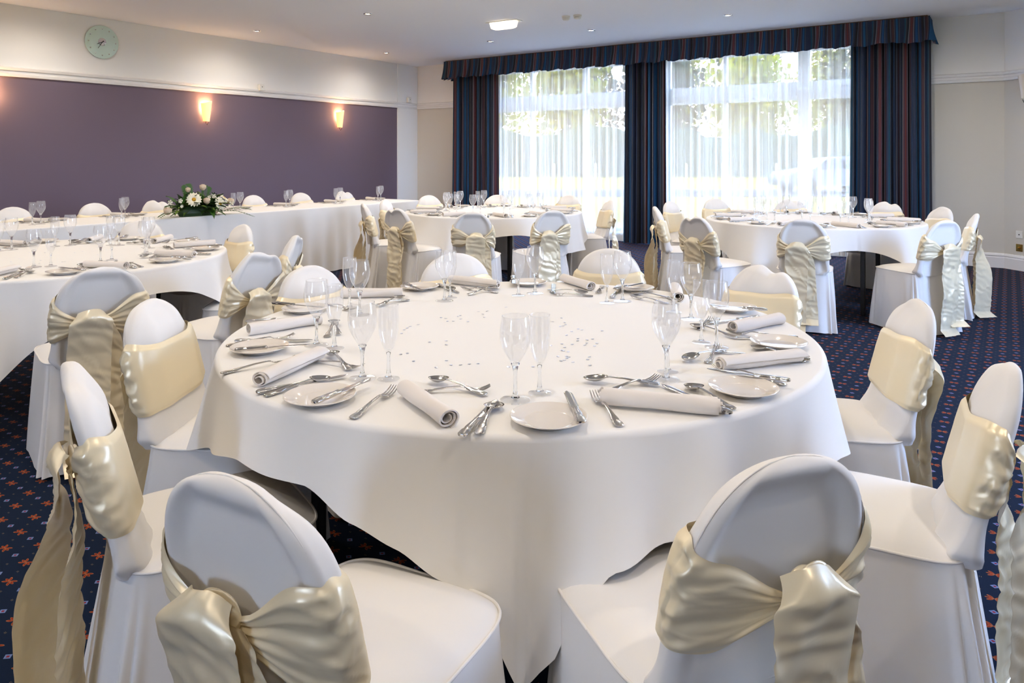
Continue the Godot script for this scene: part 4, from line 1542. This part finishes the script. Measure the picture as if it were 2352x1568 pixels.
func _ready() -> void:
	fn.seed = 3
	fn.frequency = 0.01
	fn.noise_type = FastNoiseLite.TYPE_SIMPLEX_SMOOTH
	fn.fractal_octaves = 2

	# camera: level, with the lens shifted down
	var cam := Camera3D.new()
	cam.name = "camera"
	cam.projection = Camera3D.PROJECTION_FRUSTUM
	cam.near = 0.1
	cam.far = 600.0
	cam.size = 0.1 * 1568.0 / 1680.0
	cam.frustum_offset = Vector2(0, -0.1 * 422.0 / 1680.0)
	cam.position = Vector3(0, 1.32, 0)
	cam.rotation.y = YAW
	add_child(cam)
	cam.current = true

	var env := Environment.new()
	env.background_mode = Environment.BG_SKY
	var sky := Sky.new()
	var sm := ProceduralSkyMaterial.new()
	sm.sky_top_color = Color(0.50, 0.66, 0.92)
	sm.sky_horizon_color = Color(0.87, 0.915, 0.97)
	sm.ground_bottom_color = Color(0.30, 0.32, 0.22)
	sm.ground_horizon_color = Color(0.55, 0.60, 0.52)
	sm.sun_angle_max = 1.0
	sm.sky_energy_multiplier = 3.3
	sky.sky_material = sm
	env.sky = sky
	env.background_energy_multiplier = 1.0
	env.tonemap_mode = Environment.TONE_MAPPER_LINEAR
	env.tonemap_exposure = 2.45
	env.sdfgi_enabled = true
	env.ssao_enabled = true
	env.ssil_enabled = true
	var we := WorldEnvironment.new()
	we.name = "world"
	we.environment = env
	add_child(we)

	# sun over the house roof on to the garden
	var sun := DirectionalLight3D.new()
	sun.name = "sun"
	sun.light_color = Color(1.0, 0.92, 0.74)
	sun.light_energy = 2.8
	sun.light_angular_distance = 0.6
	sun.shadow_enabled = true
	sun.rotation = Vector3(-0.75, -1.25, 0)
	add_child(sun)

	materials()
	build_room()
	build_curtains()
	build_outside()
	build_lamps()

	# round tables
	var c1 := pt(0.025, 2.43)
	var c2 := pt(-2.66, 4.24)
	var c3 := pt(-0.2, 7.78)
	var c4 := pt(2.76, 6.75)
	var hem1 := [[-180, .24], [-150, .20], [-135, .15], [-120, .21], [-95, .29], [-75, .29], [-60, .21], [-45, .155], [-30, .15], [-22, .20], [-16, .235], [-9, .285], [-4, .37], [0, .475], [3, .43], [6, .32], [10, .25], [16, .235], [25, .235], [40, .21], [60, .23], [75, .29], [95, .29], [110, .24], [135, .15], [150, .20], [180, .24]]
	var square := func(turn: float, half: float, most: float) -> Callable:
		return func(deg: float) -> float:
			var q := deg_to_rad(wrapf(deg - turn, -45.0, 45.0))
			return clampf(half / cos(q) - 0.93, 0.06, most)
	var w1 := "round table with the drooping cloth corner"
	var w2 := "round table opposite the flowers"
	var w3 := "round table by the long table's end"
	var w4 := "round table nearest the switch plates"
	round_table(c1, 0.93, "round folding table under the cloth with the drooping corner", "white cloth whose deep corner droops between two chairs", func(deg: float) -> float: return hem_from(hem1, deg), 0.0)
	round_table(c2, 0.93, "round folding table opposite the flowers", "white cloth on the " + w2, square.call(60.0, 1.06, 0.46), 20.0, 0.9)
	round_table(c3, 0.93, "round folding table by the end of the long table", "white cloth on the " + w3, square.call(13.0, 1.09, 0.36), 40.0)
	round_table(c4, 0.93, "round folding table nearest the switch plates", "white cloth on the " + w4, square.call(-3.0, 1.10, 0.40), 60.0)
	head_table()

	# chairs
	for k in 4:
		chairs.append([make_chair(k), false])
	var g1 := "chairs at the " + w1
	var t1 := [[3, 0.428, 1.13, 0.078, 2.066], [0, -0.408, 1.06, 0.068, 1.939], [2, -0.965, 1.60, 0.05, 2.3], [3, -1.175, 2.37, 0.0, 2.30], [3, -0.865, 3.11, 0.0, 2.45], [0, -0.275, 3.52, 0.0, 2.43], [3, 0.495, 3.70, 0.02, 2.43], [1, 1.09, 3.14, -0.15, 2.2], [0, 1.318, 2.37, 0.05, 2.62], [2, 1.13, 1.66, -0.12, 2.35]]
	var spot := []
	for q in t1:
		spot.append(pt(q[1], q[2]))
	for k in t1.size():
		var q = t1[k]
		# c1, c10, c9 ... lie on the side-window side of the corner, c2, c3 ... on the purple-wall side
		var lb := t1_place(k)
		place_chair(q[0], spot[k], pt(q[3], q[4]), "white-covered chair with cream sash, " + lb, g1)
	var sets := [
		[c2, w2, Vector3(-6.6, 0, -4.27), "the flowers", [[0, -1.725, 3.08], [2, -1.23, 3.58], [3, -1.85, 5.05], [2, -1.28, 4.36], [3, -2.73, 5.4]]],
		[c3, w3, Vector3(-6.9, 0, -7.4), "the long table's end", [[2, -1.48, 7.30], [3, -1.40, 8.05], [1, -1.07, 6.72], [3, -0.335, 6.18], [0, 0.357, 6.39], [2, 1.07, 8.0], [3, 0.71, 9.0], [0, -0.18, 9.05], [3, -1.02, 8.95]]],
		[c4, w4, Vector3(0.1, 0, -10.4), "the switch plates", [[1, 1.449, 5.81], [0, 2.18, 5.48], [3, 3.19, 5.38], [0, 4.03, 6.84], [2, 3.84, 6.04], [1, 3.95, 7.7], [3, 2.29, 8.25], [1, 3.12, 8.2], [2, 1.34, 6.84], [3, 1.67, 7.73]]]]
	for st in sets:
		var where := []
		for q in st[4]:
			where.append(pt(q[1], q[2]))
		var order := ranks(where, st[2])
		for k in where.size():
			place_chair(st[4][k][0], where[k], st[0], "white-covered sashed chair, %s %s, at its round table" % [NEAR[order[k]], st[3]], "chairs at the " + st[1])
	var hz := [-3.02, -3.75, -4.41, -4.97, -5.64, -6.38, -7.1]
	for k in hz.size():
		var x := -7.68 + 0.02 * sin(k * 2.3)
		place_chair([0, 3, 1, 0, 3, 0, 1][k], Vector3(x, 0, hz[k]), Vector3(-6.0, 0, hz[k] + 0.06 * sin(k * 1.7)), "white-covered chair behind the long table, %s from its window end" % FROM[hz.size() - 1 - k], "chairs behind the long table")

	# place settings
	make_prototypes()
	rng.seed = 77
	for kind in T1_ITEMS:
		for q in T1_ITEMS[kind]:
			var a := Vector2(q[0], q[1])
			var e := Vector2(q[2], q[3])
			var m := (a + e) / 2
			var on_plate := 0.0
			for p in T1_PLATES:
				if m.distance_to(Vector2(p[0], p[1])) < 0.085:
					on_plate = 0.0165
			lay(kind, w1, m.x, m.y, atan2((e - a).x, (e - a).y), on_plate + (0.003 if kind == "spoon" else 0.0), at_t1(m.x, m.y, spot))
	for q in [["plate", T1_PLATES], ["wine", T1_WINE], ["flute", T1_FLUTE]]:
		var place := match_places(q[1], spot, c1)
		for k in q[1].size():
			lay(q[0], w1, q[1][k][0], q[1][k][1], 0.0, 0.0, place[k])
	for n in 3:
		var q = sets[n]
		var c := Vector2(q[0].x, q[0].z)
		var where := []
		for k in 10:
			var a: float = [0.10, 0.25, 0.4][n] + TAU * k / 10.0
			where.append(Vector3(c.x + 0.92 * cos(a), 0, c.y + 0.92 * sin(a)))
		var order := ranks(where, q[2])
		for k in 10:
			var e := Vector2(where[k].x, where[k].z)
			cover(q[1], "%s %s" % [NEAR[order[k]].replace("the one ", "place "), q[3]], e, (c - e).normalized())
	for k in hz.size():
		cover("long table", "%s place from the long table's window end" % FROM[hz.size() - 1 - k], Vector2(-7.25, hz[k] + 0.05), Vector2(1, 0))
	# foil confetti
	for p in T1_CONFETTI:
		var b := MB.new()
		b.lathe([Vector2(0, 0.0), Vector2(0.0048, 0.0), Vector2(0.0048, 0.0005), Vector2(0, 0.0006)], 8)
		var o := single("confetti_piece", b, M.foil, "tiny silver foil confetti disc on the " + w1, "confetti", "foil confetti on the " + w1, Vector3(p[0], TOP + 0.0016, p[1]))
		o.rotation = Vector3(rng.randf_range(-0.15, 0.15), 0, rng.randf_range(-0.15, 0.15))
	for n in 22:
		var a := rng.randf() * TAU
		var rr := 0.12 + 0.3 * rng.randf()
		var b := MB.new()
		b.lathe([Vector2(0, 0.0), Vector2(0.0048, 0.0), Vector2(0.0048, 0.0005), Vector2(0, 0.0006)], 8)
		single("confetti_piece", b, M.foil, "tiny silver foil confetti disc on the " + w2, "confetti", "foil confetti on the " + w2, Vector3(c2.x + rr * cos(a), TOP + 0.0016, c2.z + rr * sin(a)))
	build_flowers()
